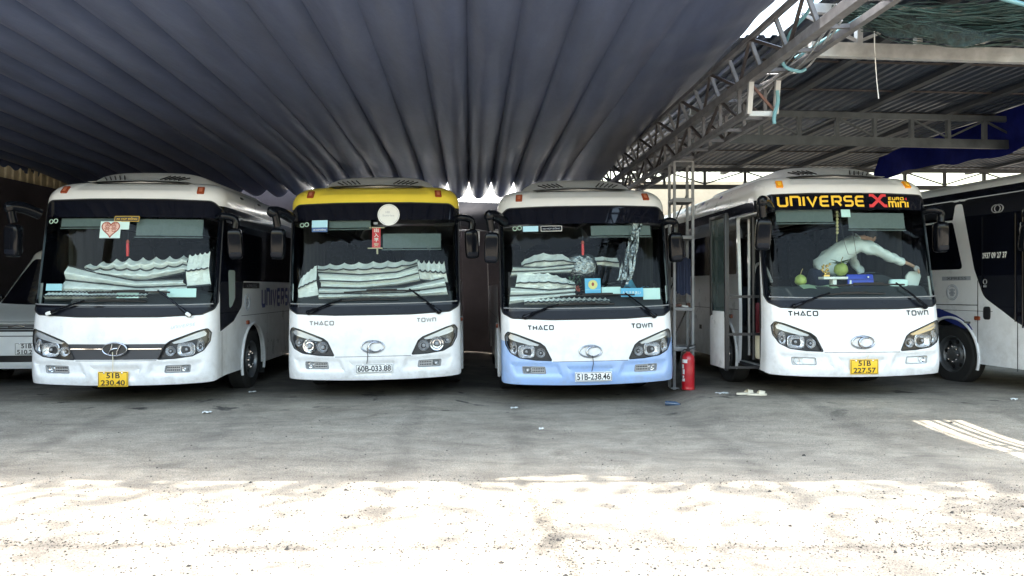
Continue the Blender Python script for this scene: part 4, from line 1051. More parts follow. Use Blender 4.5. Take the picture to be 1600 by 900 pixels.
# ------------------------------------------------------------------ walls and sheets that close the yard at the back
m_tarp = mat('dark_tarpaulin', (.012, .013, .019), .8, var=.35, vscale=1.5, bump=.5, bscale=1.2, bdist=.1)
m_dwall = mat('dark_wall', (.048, .040, .046), .8, var=.3, vscale=1.2)
m_tan = mat('tan_plaster', (.50, .42, .30), .85, var=.18, vscale=1.3, bump=.3, bscale=6)
m_brick = mat('exposed_brick', (.36, .17, .10), .9, var=.4, vscale=7, bump=.6, bscale=12)
def walls():
    w = MB().box((-9.2, 17.5, 2.10), (8.4, .2, 4.20)).build('rear_wall', m_dwall); tag(w, 'dark brown rear wall behind the bus with the double-happiness heart', 'wall')
    w = MB(); w.box((-1.3, 17.6, 1.77), (7.3, .2, 3.54)); o = w.build('rear_wall', m_dwall); tag(o, 'dark low rear wall behind the yellow-topped and pale blue buses', 'wall')
    n_ = MB().box((-.86, 17.44, 2.72), (.19, .012, .34), Euler((0, R(2), 0)).to_matrix(), .002).build('notice', m_paper, None); tag(n_, 'white paper notice on the dark rear wall between the yellow-topped and blue-bumpered buses', 'notice')
    n_ = MB().tube([(-2.2, 17.40, 2.90), (-.9, 17.42, 2.91), (.4, 17.40, 2.90)], .022, 8).build('wall_pipe', m_greyp, None); tag(n_, 'grey pipe running across the dark rear wall just above the white notice', 'pipe')
    s = MB(); s.grid(lambda u, v: (-5 + 7.2 * u, 17.4 - .08 * math.sin(u * 23) - .06 * math.sin(v * 5 + u * 9), 3.58 - v * (.62 + .10 * math.sin(u * 11)) + .03 * math.sin(u * 17)), np.linspace(0, 1, 60), np.linspace(0, 1, 8))
    o = s.build('tarpaulin', m_tarp, smooth=60); tag(o, 'dark wrinkled tarpaulin draped over the top of the rear wall between two buses', 'tarpaulin')
    w = MB(); w.box((6.3, 20.6, 2.25), (8.2, .25, 4.5)); o = w.build('plaster_wall', m_tan); tag(o, 'tan plastered wall with a broken brick patch behind the steel post frame', 'wall')
    b = MB(); rnd = random.Random(4)
    for r_ in range(6):
        for k in range(4):
            if rnd.random() < .8: b.box((4.95 + k * .23 + (r_ % 2) * .1 + rnd.uniform(-.02, .02), 20.45, 3.35 + r_ * .09), (.20, .06, .07), None, .01)
    b.build('brick_patch', m_brick, o)
    w = MB().box((-9.62, 11.0, 1.80), (.2, 12.8, 3.64)).build('side_wall', m_dwall); tag(w, 'dark brown side wall at the left edge of the yard', 'wall')
    t = MB(); xs = []
    for k in range(60):
        for a, b_ in ((0, 0), (.4, 0), (.5, .03), (.9, .03)): xs.append((-15 + (k + a) * .16, b_))
    n = len(xs); V = [(-9.60 + z, 4.6 + (x + 15) * 1.32, 3.60 + q * .85) for q in (0, 1) for x, z in xs]; t.add(V, [(i, i + 1, n + i + 1, n + i) for i in range(n - 1)])
    o = t.build('tan_sheet', mat('tan_roof', (.50, .42, .26), .7, var=.2), None, smooth=0, fix=False); tag(o, 'tan corrugated sheet fixed along the top of the dark wall at the far left', 'roof')
    rf = MB(); V = [(x * 1.0, 18.9 + q * 7.5, 3.35 + q * 3.3 + z) for q in (0, 1) for x, z in [(a + 11.3, b) for a, b in xs[:]]]; V = [((p[0] + 3.7) * .84 - 6.2, p[1], p[2]) for p in V]; rf.add(V, [(i, i + 1, n + i + 1, n + i) for i in range(n - 1)])
    o = rf.build('rear_bounce_sheet', mat('pale_bounce_sheet', (.62, .62, .60), .6, var=.1), None, smooth=0, fix=False); tag(o, 'added pale sheet beyond the rear wall, brightening the gap under the canopy', 'roof')  # pale sheet added to whiten the rear gap and bounce light onto the cloth
    bt = MB(); bt.grid(lambda u, v: (8.0 - .06 * v + .05 * math.sin(u * 21 + v * 3), 10.6 + 5.6 * u, ZR - .02 - v * (.60 + .10 * math.sin(u * 6)) - .02 * math.sin(u * 30) * v), np.linspace(0, 1, 50), np.linspace(0, 1, 8))
    o = bt.build('blue_tarpaulin', mat('blue_tarp', (.008, .014, .15), .9, spec=.1, var=.2, bump=.4, bscale=1.5, bdist=.08), smooth=60); tag(o, 'dark blue tarpaulin hanging as a side curtain under the corrugated roof', 'tarpaulin')
walls()

# ------------------------------------------------------------------ outside the picture: an added tree thinning the sun on the strip, and an added dark wall
def sun_blocker_tree():
    rn = random.Random(17); t = thing('tree', 'added unseen tree whose crown thins the sunlight on the yard strip', 'tree', (-9.5, 2.2, 0))
    D = -SUN_DIR / SUN_DIR.z * -1.0; base = Vector((-9.5, 2.2, 0))
    up = Vector((-SUN_DIR.x / -SUN_DIR.z, -SUN_DIR.y / -SUN_DIR.z, 1.0))            # step towards the sun per metre of height
    lf = MB(); n = 0
    def den(x, y):  # leaf density laid out on the ground to shape the shade it casts
        d = .40 + .30 * math.sin(x * 1.1 + 1.4 * math.sin(y * 1.3)) * math.sin(y * 2.0 + .7 * math.sin(x * .8))
        d += 2.2 * smooth01(x - .55 * (y - 3.0) , .2, 2.0) * (1 - smooth01(y - .10 * x, 4.15, 4.65)) 
        return float(max(.05, d))
    while n < 4700:
        x = rn.uniform(-5.2, 6.6); y = rn.uniform(2.4, 6.2)
        if rn.random() > den(x, y) / 2: continue
        z = rn.uniform(10.5, 14.5); c = Vector((x, y, 0)) + up * z; n += 1; s_ = rn.uniform(.11, .22)
        a = Vector((rn.gauss(0, 1), rn.gauss(0, 1), rn.gauss(0, .6))).normalized(); b = a.cross(Vector((rn.gauss(0, 1), rn.gauss(0, 1), rn.gauss(0, 1)))).normalized()
        lf.add([c - a * s_, c + b * s_ * .45, c + a * s_, c - b * s_ * .45], [(0, 1, 2, 3)])
    lf.v = [tuple(Vector(v) - base) for v in lf.v]
    lf.build('crown', mat('tree_leaves', (.06, .10, .035), .6, var=.3), t, smooth=0, fix=False, weld=False)
    tk = MB(); tk.tube(smooth_path([(0, 0, -.1), (.1, .1, 4), (.5, .6, 8), (1.5, 1.4, 11)]), [.30] * 6 + [.24] * 6 + [.16] * 7, 12)
    for q in range(9):
        a = Vector((.5 + rn.uniform(-.2, .8), .6 + rn.uniform(-.2, .6), 7.5 + rn.uniform(0, 3))); g = Vector((rn.uniform(-6, 8), rn.uniform(2, 6), 0)) + up * rn.uniform(11, 13.5) - base
        tk.tube(smooth_path([a, a * .5 + g * .5 + Vector((0, 0, .5)), g], 5), [.08, .075, .07, .065, .06, .05, .04, .035, .03, .025, .02], 7)
    tk.build('trunk', mat('tree_bark', (.14, .11, .085), .9, var=.3, bump=.5), t, smooth=60)
    w = MB().box((0, -13.0, 1.9), (44, .3, 3.8)).build('reflection_wall', mat('dark_reflection_wall', (.09, .10, .115), .85, var=.15)); tag(w, 'added unseen dark wall that darkens the windscreen reflections', 'wall')  # unseen wall added to darken what the windscreens reflect
sun_blocker_tree()
# ------------------------------------------------------------------ the five buses
PL = (.47, .115)
bus1, sh1 = make_bus('white bus with a red double-happiness heart on its windscreen and plate 51B 230.40', (-5.0, 9.32, .045), 2.5, 0,
    dict(nuts=1, grille=True, emblem='slanted', lamps='cluster', plate=(-.03, .355, ['51B', '230.40'], 'y', .37, .19, 0), antenna=(-.02, .44, .70), wheel=(1.83, .42, .54), pivot_cap=True,
         blinds=[(.10, .93, 2.19, 2.41), (-.90, -.17, 2.31, 2.42)]))
bus2, sh2 = make_bus('white bus with a yellow roof front and white plate 60B-033.88', (-1.84, 9.83, .055), 3.5, -.9,
    dict(mirL=(-1.23, .05, 2.10), cap=m_yellow, emblem='oval', lamps='round', plate=(.015, .425, ['60B-033.88'], 'w', .49, .12, -.6), antenna=(-.07, .49, .70),
         front_text=[('THACO', -.68, 1.05, .046, m_dchrome, ) if False else ('THACO', -.68, 1.035, .050, 1.0, m_fade), ('TOWN', .71, 1.055, .046, 1.0, m_fade)],
         blinds=[(-.62, -.05, 2.33, 2.43), (.12, .91, 2.04, 2.24)]))
bus3, sh3 = make_bus('white bus with a pale blue bumper and white plate 51B-238.46', (1.05, 9.75, 0), 3.2, -1.0,
    dict(mirR=(1.29, .46, 2.09), bump=m_blue, emblem='oval', lamps='cluster', plate=(.03, .382, ['51B-238.46'], 'w', .49, .125, 0), antenna=(.02, .45, .66),
         front_text=[('THACO', -.65, 1.035, .052, 1.0, m_dchrome), ('TOWN', .705, 1.035, .052, 1.0, m_dchrome)], blinds=[(.09, .93, 2.265, 2.40)]))
bus4, sh4 = make_bus('white bus with gold windscreen lettering, an open door and plate 51B 227.57', (4.50, 9.47, .14), 3.2, -.3,
    dict(nuts=-1, emblem='oval', lamps='cluster', lit=True, fog='drl', plate=(.02, .40, ['51B', '227.57'], 'y', .37, .19, 0), antenna=(.04, .50, .58), door='open', wheel=(1.86, .42, .54),
         marker=m_orange, marker2=m_amberpale, strip=2.45, front_text=[('THACO', -.745, 1.085, .055, 1.05, m_dchrome), ('TOWN', .775, 1.082, .055, 1.05, m_dchrome)],
         blinds=[(-.945, -.205, 2.29, 2.46), (.0, .80, 2.20, 2.41)]))
bus5, sh5 = make_bus('white coach at the right edge with a black door bearing a phone number', (8.18, 9.45, .11), 9, 0,
    dict(nuts=-1, mirL=(-1.30, .52, 2.12), side='coach', lamps='cluster', wheel=(2.08, .42, .56), shell=dict(zr=2.74)))

def add_text(root, sh, geo, cx_, cz, off, mt, side=0, name='lettering', sx=1, sz=1):
    b = MB(); surf_text(b, sh, geo, cx_, cz, off, sx, sz, side); return b.build(name, mt, root, smooth=0, fix=False)
def centre(geo):
    vs, fs = geo; mx = (max(v[0] for v in vs) + min(v[0] for v in vs)) / 2; mz = (max(v[1] for v in vs) + min(v[1] for v in vs)) / 2
    return [(a - mx, b - mz) for a, b in vs], fs
def fit(body, w, h, bold=0.0):
    vs, fs = centre(text_geo(body, .1, bold=bold)); W = max(v[0] for v in vs) * 2; Hh = max(v[1] for v in vs) * 2
    return [(a * w / W, b * h / Hh) for a, b in vs], fs
def seal_rings(root, sh, x, z, c=(.35, .60, .52)):
    b = MB()
    for k in range(2): b.tube(sh.fmap([(x + k * .064 + .026 * math.cos(t), z + k * .008 + .026 * math.sin(t)) for t in np.linspace(0, 2 * math.pi, 25)[:-1]], .004), .006, 6, closed=True)
    return b.build('sticker', m_mintd, root)
m_mintd = mat('green_white_sticker', (.42, .60, .50), .5)

# --- bus 1: stickers, side lettering, roundel, driver's window
b = MB(); sticker(b, sh1, -.33, -.066, 2.15, 2.372, .003); s1 = b.build('sticker', m_mint, bus1, smooth=60)
def heart(t, k=1): return (16 * math.sin(t) ** 3 * k, (13 * math.cos(t) - 5 * math.cos(2 * t) - 2 * math.cos(3 * t) - math.cos(4 * t)) * k)
hc = (-.194, 2.275)
b = MB(); hp = [heart(t, .0070) for t in np.linspace(0, 2 * math.pi, 60)[:-1]]; hv = [(hc[0] + x, hc[1] + z) for x, z in hp]; ctr = sh1.fmap([(hc[0], hc[1] - .01)] + hv, .005); b.add(ctr, [(0, 1 + k, 1 + (k + 1) % 59) for k in range(59)])
b.build('heart', mat('pink_paper', (.72, .50, .42), .6), s1, smooth=60, fix=True)
b = MB(); b.tube(sh1.fmap([(hc[0] + x * 1.0, hc[1] + z * 1.0) for x, z in hp], .006), .0065, 6, closed=True)
for sd in (-1, 1):                                            # the two joined happiness characters, drawn as strokes
    ox = hc[0] + sd * .042; oz = hc[1] + .012
    for q in ([(-.034, .052), (.034, .052)], [(0, .066), (0, .036)], [(-.028, .036), (.028, .036)], [(-.024, .024), (.024, .024), (.024, .006), (-.024, .006), (-.024, .024)], [(-.014, .002), (-.008, -.008)], [(.014, .002), (.008, -.008)],
              [(-.038, -.012), (.038, -.012)], [(-.022, -.026), (.022, -.026), (.018, -.050), (-.018, -.050), (-.022, -.026)]):
        v, f = ribbon2d([(ox + x, oz + z) for x, z in q], .0075); b.add(sh1.fmap(v, .007), f)
b.build('double_happiness', m_redbrown, s1, smooth=0, fix=False)
b = MB(); sticker(b, sh1, -.070, .040, 2.264, 2.366, .004); b.build('sticker', m_mint, bus1, smooth=60)
b = MB(); sticker(b, sh1, -.155, .160, 2.369, 2.441, .005); s = b.build('sticker', m_gold, bus1, smooth=60)
b = MB(); sticker(b, sh1, -.149, .154, 2.375, 2.435, .007); b.build('backing', m_black, s, smooth=60)
add_text(s, sh1, fit('XE HỢP ĐỒNG', .265, .038, .002), 0.002, 2.405, .009, m_gold)
seal_rings(bus1, sh1, -1.0, 2.372)
vs, fs, W = stroke_text('UNIVERSE', .25, .062, .22, .78)
b = MB(); b.add(sh1.smap(1, [(2.26 + W / 2 + x, 1.352 + z) for x, z in vs], .006), fs); b.build('lettering', m_navy, bus1, smooth=0, fix=False)
b = MB(); sticker(b, sh1, 1.33, 2.12, 1.50, 1.585, .005, side=1); so = b.build('side_badge', m_frit, bus1)
add_text(so, sh1, fit('XPRESS', .5, .045), 1.72, 1.535, .008, m_silverp, side=1)
def roundel(root, sh, y, z, sd, r, mt):
    b = MB()
    for q in (1, .82): b.tube(sh.smap(sd, [(y + r * q * math.cos(t), z + r * q * math.sin(t)) for t in np.linspace(0, 2 * math.pi, 33)[:-1]], .003), .006, 5, closed=True)
    for k, (w_, zz) in enumerate(((.5, .3), (.3, .05), (.55, -.12), (.36, -.36))): v, f = ribbon2d([(y - r * w_, z + r * zz), (y + r * w_, z + r * zz)], .02); b.add(sh.smap(sd, v, .004), f)
    v, f = ribbon2d([(y, z - r * .5), (y, z + r * .5)], .022); b.add(sh.smap(sd, v, .0045), f)
    return b.build('roundel', mt, root, smooth=0, fix=False)
m_greyd = mat('grey_decal', (.38, .41, .46), .5)
roundel(bus1, sh1, 1.53, 1.295, 1, .12, m_greyd)
b = MB(); wp = rpoly([(.70, 1.75), (.98, 1.75), (.98, 1.36), (.86, 1.26), (.74, 1.22)], .05); b.add(sh1.smap(1, wp, .004), [tuple(range(len(wp)))]); b.build('quarter_light', mat('pale_window', (.30, .37, .35), .12, spec=.6), bus1)
vs, fs, W = stroke_text('UNIVERSE', .032, .008, .3, 1.0, .35); b = MB(); rot = R(9); b.add(sh1.fmap([(.80 + x * math.cos(rot) - z * math.sin(rot), 1.02 + x * math.sin(rot) + z * math.cos(rot)) for x, z in vs], .006), fs); b.build('lettering', m_chromed, bus1, smooth=0, fix=False)
# roof vents along the right roof edge of bus 1
for y in (1.35, 2.2, 3.1, 4.1):
    p = sh1.smap(1, [(y, 2.80)], .004)[0]; MB().box(p, (.02, .11, .03), Euler((0, R(-30), 0)).to_matrix(), .006).build('roof_vent', m_black, bus1)
# --- bus 2
b = MB(); disc_front(b, sh2, .203, 2.498, .150, .004); s = b.build('sticker', m_paper, bus2, smooth=60)
b = MB()
for r_ in (.135,): b.tube(sh2.fmap([(.203 + r_ * math.cos(t), 2.498 + r_ * math.sin(t)) for t in np.linspace(R(-60), R(250), 40)], .004), .0025, 5)
b.build('ring', m_greyd, s)
add_text(s, sh2, fit('HEI', .055, .028), .19, 2.535, .007, m_greyd); add_text(s, sh2, fit('Sunrise', .16, .026), .20, 2.488, .007, m_greyd)
b = MB(); sticker(b, sh2, -.843, -.628, 2.334, 2.434, .004); s = b.build('sticker', m_cardblue, bus2, smooth=60)
b = MB(); sticker(b, sh2, -.843, -.628, 2.272, 2.332, .004); s = b.build('sticker', mat('dark_blue_label', (.05, .12, .30), .5), bus2, smooth=60)
add_text(s, sh2, fit('XE HỢP ĐỒNG', .18, .03, .002), -.735, 2.302, .007, m_paper)
seal_rings(bus2, sh2, -.98, 2.370)
b = MB(); sticker(b, sh2, .0, .055, 2.365, 2.395, .004); b.build('sticker', m_greyp, bus2)
# --- bus 3
seal_rings(bus3, sh3, -.951, 2.372)
b = MB(); sticker(b, sh3, -.842, -.635, 2.328, 2.404, .004); b.build('sticker', m_cardblue, bus3, smooth=60)
b = MB(); sticker(b, sh3, -.60, -.314, 2.327, 2.402, .004); s = b.build('sticker', m_paper, bus3, smooth=60)
b = MB(); sticker(b, sh3, -.594, -.320, 2.333, 2.396, .006); b.build('backing', m_frit, s, smooth=60)
add_text(s, sh3, fit('XE HỢP ĐỒNG', .24, .036, .001), -.457, 2.364, .009, m_greyd)
# --- bus 4: gold banner lettering
vs, fs, W = stroke_text('UNIVERSE', .122, .028, .26, 1.0)
k = 1.165 / (W + .03); b = MB(); b.add(sh4.fmap([(-.362 + x * k, 2.562 + z) for x, z in vs], .003), fs); b.build('lettering', m_goldl, bus4, smooth=0, fix=False)
b = MB()
for q, w_ in (([(.285, 2.645), (.33, 2.645), (.41, 2.575), (.49, 2.50), (.53, 2.50)], .040), ([(.275, 2.50), (.32, 2.50), (.40, 2.57), (.47, 2.645), (.525, 2.645)], .040)):
    v, f = ribbon2d(q, w_); b.add(sh4.fmap(v, .004 if w_ else .004), f)
b.build('lettering', m_red, bus4, smooth=0, fix=False)
vs, fs, W = stroke_text('EURO', .034, .010, .30, 1.0); k = .215 / W; b = MB(); b.add(sh4.fmap([(.668 + x * k, 2.600 + z) for x, z in vs], .003), fs); b.build('lettering', m_goldl, bus4, smooth=0, fix=False)
vs, fs, W = stroke_text('4', .032, .008, .3, 1.0); b = MB(); b.add(sh4.fmap([(.815 + x, 2.600 + z) for x, z in vs], .003), fs); b.build('lettering', m_red, bus4, smooth=0, fix=False)
vs, fs, W = stroke_text('MINI', .072, .020, .26, 1.0); k = .275 / W; b = MB(); b.add(sh4.fmap([(.697 + x * k, 2.520 + z) for x, z in vs], .003), fs); b.build('lettering', m_goldl, bus4, smooth=0, fix=False)
b = MB(); sticker(b, sh4, -.116, .008, 2.35, 2.462, -.012); b.build('sticker', m_mint, bus4, smooth=60)
# left side: lettering, body seam, the door that has swung out, entrance steps
vs, fs, W = stroke_text('TEAM', .22, .05, .22, .62); b = MB(); b.add(sh4.smap(-1, [(4.3 - x, 1.27 + z) for x, z in vs], .005), [q[::-1] for q in fs]); b.build('lettering', m_greyd, bus4, smooth=0, fix=False)
for y in (2.0, 2.9, 3.9, 5.0):
    b = MB(); sticker(b, sh4, y, y + .12, 2.80, 2.85, .004, side=-1); b.build('sticker', m_navy, bus4, smooth=0)
p = sh4.smap(-1, [(3.0, .77)], .006)[0]; MB().box(p, (.015, .09, .07), None, .005).build('filler_flap', m_black, bus4)
def door_leaf(root, x, y0, y1, z0, z1):
    d = MB(); d.box((x, (y0 + y1) / 2, (z0 + 1.10) / 2), (.045, y1 - y0, 1.10 - z0), None, .012); o = d.build('door', m_white, root)
    g = MB(); g.box((x, (y0 + y1) / 2, (1.10 + z1) / 2), (.02, y1 - y0 - .06, z1 - 1.10)); g.build('door_glass', m_doorgl, o)
    f = MB()
    for y in (y0 + .03, y1 - .03): f.box((x, y, (z0 + z1) / 2 + .35), (.05, .055, z1 - z0 - .7), None, .01)
    f.box((x, (y0 + y1) / 2, z1), (.05, y1 - y0, .06), None, .01); f.box((x, y0 + .015, (z0 + z1) / 2), (.06, .04, z1 - z0), None, .01); f.build('door_frame', m_black, o)
    h = MB(); h.sbox((x - .03, y1 - .10, 1.12), (.03, .05, .17), .5); h.build('handle', m_black, o)
    a = MB()
    for z in (1.30, .79): a.bar((x + .02, y0 + .05, z), (-1.05, .62, z), .035)
    a.bar((-1.08, .60, .40), (-1.08, .60, 2.40), .05); a.tube([(-1.10, .85, .42), (-1.10, .85, 2.40)], .028, 8); a.bar((x + .02, y0 + .05, z0 + .02), (-.98, .60, z0 + .02), .03); a.build('swing_arm', m_black, o)
    return o
m_doorgl = mat('dark_door_glass', (.05, .075, .075), .06, spec=.6)
door_leaf(bus4, -1.56, .60, 1.26, .32, 2.40)
st = MB(); st.box((-.84, .90, .34), (.60, .78, .05)); st.box((-.66, .90, .58), (.30, .78, .44)); st.build('entrance_step', m_dark, bus4)
MB().box((-1.10, .90, .36), (.06, .76, .03)).build('step_edge', m_silverp, bus4)
MB().sbox((-.98, .72, .62), (.24, .20, .36), .18).build('step_box', m_cream, bus4, smooth=50)
MB().box((-.60, 1.28, .95), (.60, .04, .50), None, .01).build('modesty_panel', m_maroon, bus4)
hr = MB(); hr.tube(smooth_path([(-.95, 1.26, .50), (-.95, 1.22, 1.6), (-.90, 1.0, 1.75), (-.9, .7, 1.5)]), .018, 8); hr.tube([(-1.02, 1.22, .45), (-1.02, 1.22, 2.40)], .022, 8); hr.build('grab_rail', m_silverp, bus4)
# --- bus 5: phone number, badge, door outline, blue swoosh
b = MB(); seam_line(b, sh5, [(.83, .30), (.83, .97)], .014, off=.003, side=-1); seam_line(b, sh5, [(1.53, .30), (1.53, 1.55)], .014, off=.003, side=-1); seam_line(b, sh5, [(1.53, 1.19), (2.6, 1.18)], .012, off=.003, side=-1); d5 = b.build('door', m_seam, bus5, smooth=0, fix=False)
b = MB()
for q in ([(.86, .98), (.86, 2.46), (1.44, 2.46), (1.44, 1.42)], [(.74, .9), (.74, 2.50)]): b.tube(sh5.smap(-1, q, .008), .012, 6)
b.build('door_frame', m_blackp, d5)
add_text(d5, sh5, fit('0937 09 27 37', .44, .085, .003), 1.22, 1.905, .012, m_paper, side=-1)
MB().sbox(sh5.smap(-1, [(1.36, 1.08)], .004)[0], (.02, .13, .19), .5).build('handle', m_black, d5)
b = MB(); pp = sh5.smap(-1, [(1.39, 1.53)], .008)[0]; b.tube([Vector(pp) + Vector((0, .03 * math.cos(t), .035 * math.sin(t))) for t in np.linspace(0, 2 * math.pi, 17)[:-1]], .006, 5, closed=True); b.box(Vector(pp) + Vector((0, 0, -.065)), (.006, .05, .03)); b.build('lock', m_silverp, d5)
b = MB(); sticker(b, sh5, 1.66, 2.24, 1.555, 1.615, .005, side=-1); so = b.build('side_badge', m_greyd, bus5); add_text(so, sh5, fit('XPRESS', .40, .04), 1.94, 1.585, .008, m_black, side=-1)
roundel(bus5, sh5, 2.03, 1.375, -1, .115, m_greyd)
b = MB(); sw = [(2.75, 1.10), (2.3, 1.12), (1.95, 1.03), (1.70, .92), (1.62, .82), (1.80, .84), (2.02, .90), (2.3, .98), (2.75, 1.0)]; v2 = dens(sw, .05); tri = delaunay_2d_cdt([Vector(q) for q in v2], [(i, (i + 1) % len(v2)) for i in range(len(v2))], [], 1, 1e-5); b.add(sh5.smap(-1, [tuple(q) for q in tri[0]], .006), [tuple(f) for f in tri[2]]); b.build('swoosh_decal', m_navy, bus5, smooth=0)
emb = MB(); T = np.linspace(0, 2 * math.pi, 33)[:-1]
emb.tube(sh5.smap(-1, [(1.20 + .085 * math.cos(t), 2.60 + .055 * math.sin(t)) for t in T], .012), .006, 6, closed=True) if False else None
for q in (0, .05): emb.tube(sh5.smap(-1, [(1.19 - q + .075 * math.cos(t), 2.56 + .055 * math.sin(t)) for t in T], .010), .007, 6, closed=True)
emb.build('emblem', m_silverp, bus5)
MB().sbox(sh5.smap(-1, [(1.72, .93)], .006)[0], (.02, .13, .035), .4).build('side_marker', m_chrome, bus5)

def in_bus(o, bus): o.location = bus.location; o.rotation_euler = bus.rotation_euler; return o

# ------------------------------------------------------------------ folded foil sunshades standing behind the windscreens
def foil_band(mb, sh, top, bot, off, scal=.05, per=.19, pleats=2, nz=14, seed=0, wob=.008):
    rnd = random.Random(seed); tx = [p[0] for p in top]; tz = [p[1] for p in top]; bx = [p[0] for p in bot]; bz = [p[1] for p in bot]; n = 90; V = []; ph = rnd.uniform(0, 6)
    for i in range(n + 1):
        t = i / n; x0 = tx[0] + (tx[-1] - tx[0]) * t; x1 = bx[0] + (bx[-1] - bx[0]) * t
        zt = float(np.interp(x0, tx, tz)); zb = float(np.interp(x1, bx, bz)); s = abs(math.sin((x0 + .03) / per * math.pi)); zt -= scal * s ** .8
        for j in range(nz + 1):
            v = j / nz; x = x0 + (x1 - x0) * v; z = zt + (zb - zt) * v; pl = abs(((v * pleats) % 1) * 2 - 1) * .085; w = wob * (math.sin(x * 23 + ph + v * 4) + .6 * math.sin(x * 41 + v * 9))
            yg = sh.fmap([(max(-1.14, min(1.14, x)), max(1.2, z))], 0)[0][1]; V.append((x, yg + off + pl + w, z))
    m = nz + 1; mb.add(V, [(i * m + j, i * m + j + 1, (i + 1) * m + j + 1, (i + 1) * m + j) for i in range(n) for j in range(nz)])
    return V, m, n
def sunshade(bus, sh, bands, label):
    main = MB(); edges = []
    for k, (top, bot, off, scal, per, pl) in enumerate(bands):
        V, m, n = foil_band(main, sh, top, bot, off, scal, per, pl, seed=k)
        for j in (0, m // 2, m - 1):
            if j or (k and scal < .02): edges.append([Vector(V[i * m + j]) + Vector((0, -.02, 0)) for i in range(n + 1)])
    o = main.build('sunshade', m_foil, None, smooth=24, fix=False, weld=False); in_bus(o, bus); tag(o, label, 'sunshade', 'silver foil sunshades behind windscreens')
    for e in edges: MB().tube(e, .0105, 5).build('crease_shade', m_crease_cord, o)  # dark tubes stand in for the shaded creases between foil bands
    return o
sunshade(bus1, sh1, [
    ([(-.56, 1.83), (-.2, 1.90), (.3, 1.925), (.72, 1.95)], [(-.62, 1.70), (-.2, 1.63), (.2, 1.60), (.74, 1.72)], .16, .055, .17, 2),
    ([(.74, 1.95), (1.0, 2.0)], [(.74, 1.52), (1.03, 1.55)], .12, .03, .06, 1),
    ([(-.80, 1.80), (-.4, 1.70), (.1, 1.60), (.7, 1.62)], [(-.85, 1.42), (-.3, 1.44), (.2, 1.42), (.8, 1.45)], .10, .0, .2, 2),
    ([(-1.0, 1.47), (-.3, 1.46), (.3, 1.45)], [(-1.05, 1.35), (-.3, 1.36), (.3, 1.37)], .05, .015, .05, 1)], 'silver foil sunshade sagging behind the windscreen with the heart sticker')
sunshade(bus2, sh2, [
    ([(-.80, 1.84), (-.3, 1.86), (.2, 1.88), (.58, 1.89)], [(-.78, 1.70), (-.2, 1.66), (.3, 1.69), (.58, 1.78)], .17, .035, .20, 1),
    ([(-.78, 1.72), (-.2, 1.68), (.3, 1.71), (.58, 1.80)], [(-.72, 1.50), (-.2, 1.48), (.3, 1.52), (.62, 1.58)], .13, .0, .2, 3),
    ([(.58, 1.88), (.95, 1.86)], [(.62, 1.60), (1.0, 1.55)], .12, .05, .07, 1),
    ([(-1.02, 1.66), (-.80, 1.84)], [(-1.05, 1.36), (-.76, 1.40)], .09, .02, .05, 1),
    ([(-.74, 1.51), (-.2, 1.49), (.4, 1.50), (.95, 1.62)], [(-.75, 1.35), (-.2, 1.36), (.4, 1.36), (1.0, 1.38)], .06, .0, .2, 2)], 'silver foil sunshade with a scalloped top in the bus with the yellow roof front')
sunshade(bus3, sh3, [
    ([(-.86, 1.93), (-.68, 2.05), (-.36, 2.05), (-.12, 1.97)], [(-.86, 1.82), (-.5, 1.82), (-.12, 1.86)], .20, .03, .26, 1),
    ([(-.98, 1.86), (-.6, 1.84), (-.14, 1.88)], [(-1.02, 1.72), (-.6, 1.76), (-.2, 1.76)], .15, .0, .2, 2),
    ([(-.92, 1.78), (-.5, 1.77), (-.16, 1.66)], [(-.98, 1.50), (-.5, 1.52), (-.14, 1.54)], .10, .02, .12, 1),
    ([(-1.02, 1.58), (-.5, 1.53), (-.16, 1.55)], [(-1.05, 1.34), (-.5, 1.42), (-.16, 1.44)], .07, .0, .2, 2),
    ([(.14, 1.99), (.48, 1.98)], [(.20, 1.86), (.50, 1.82)], .22, .02, .3, 1),
    ([(-.85, 1.44), (-.1, 1.44), (.30, 1.42)], [(-.85, 1.33), (-.1, 1.34), (.30, 1.34)], .05, .03, .07, 1)], 'rumpled silver foil sunshade in the bus with the pale blue bumper')

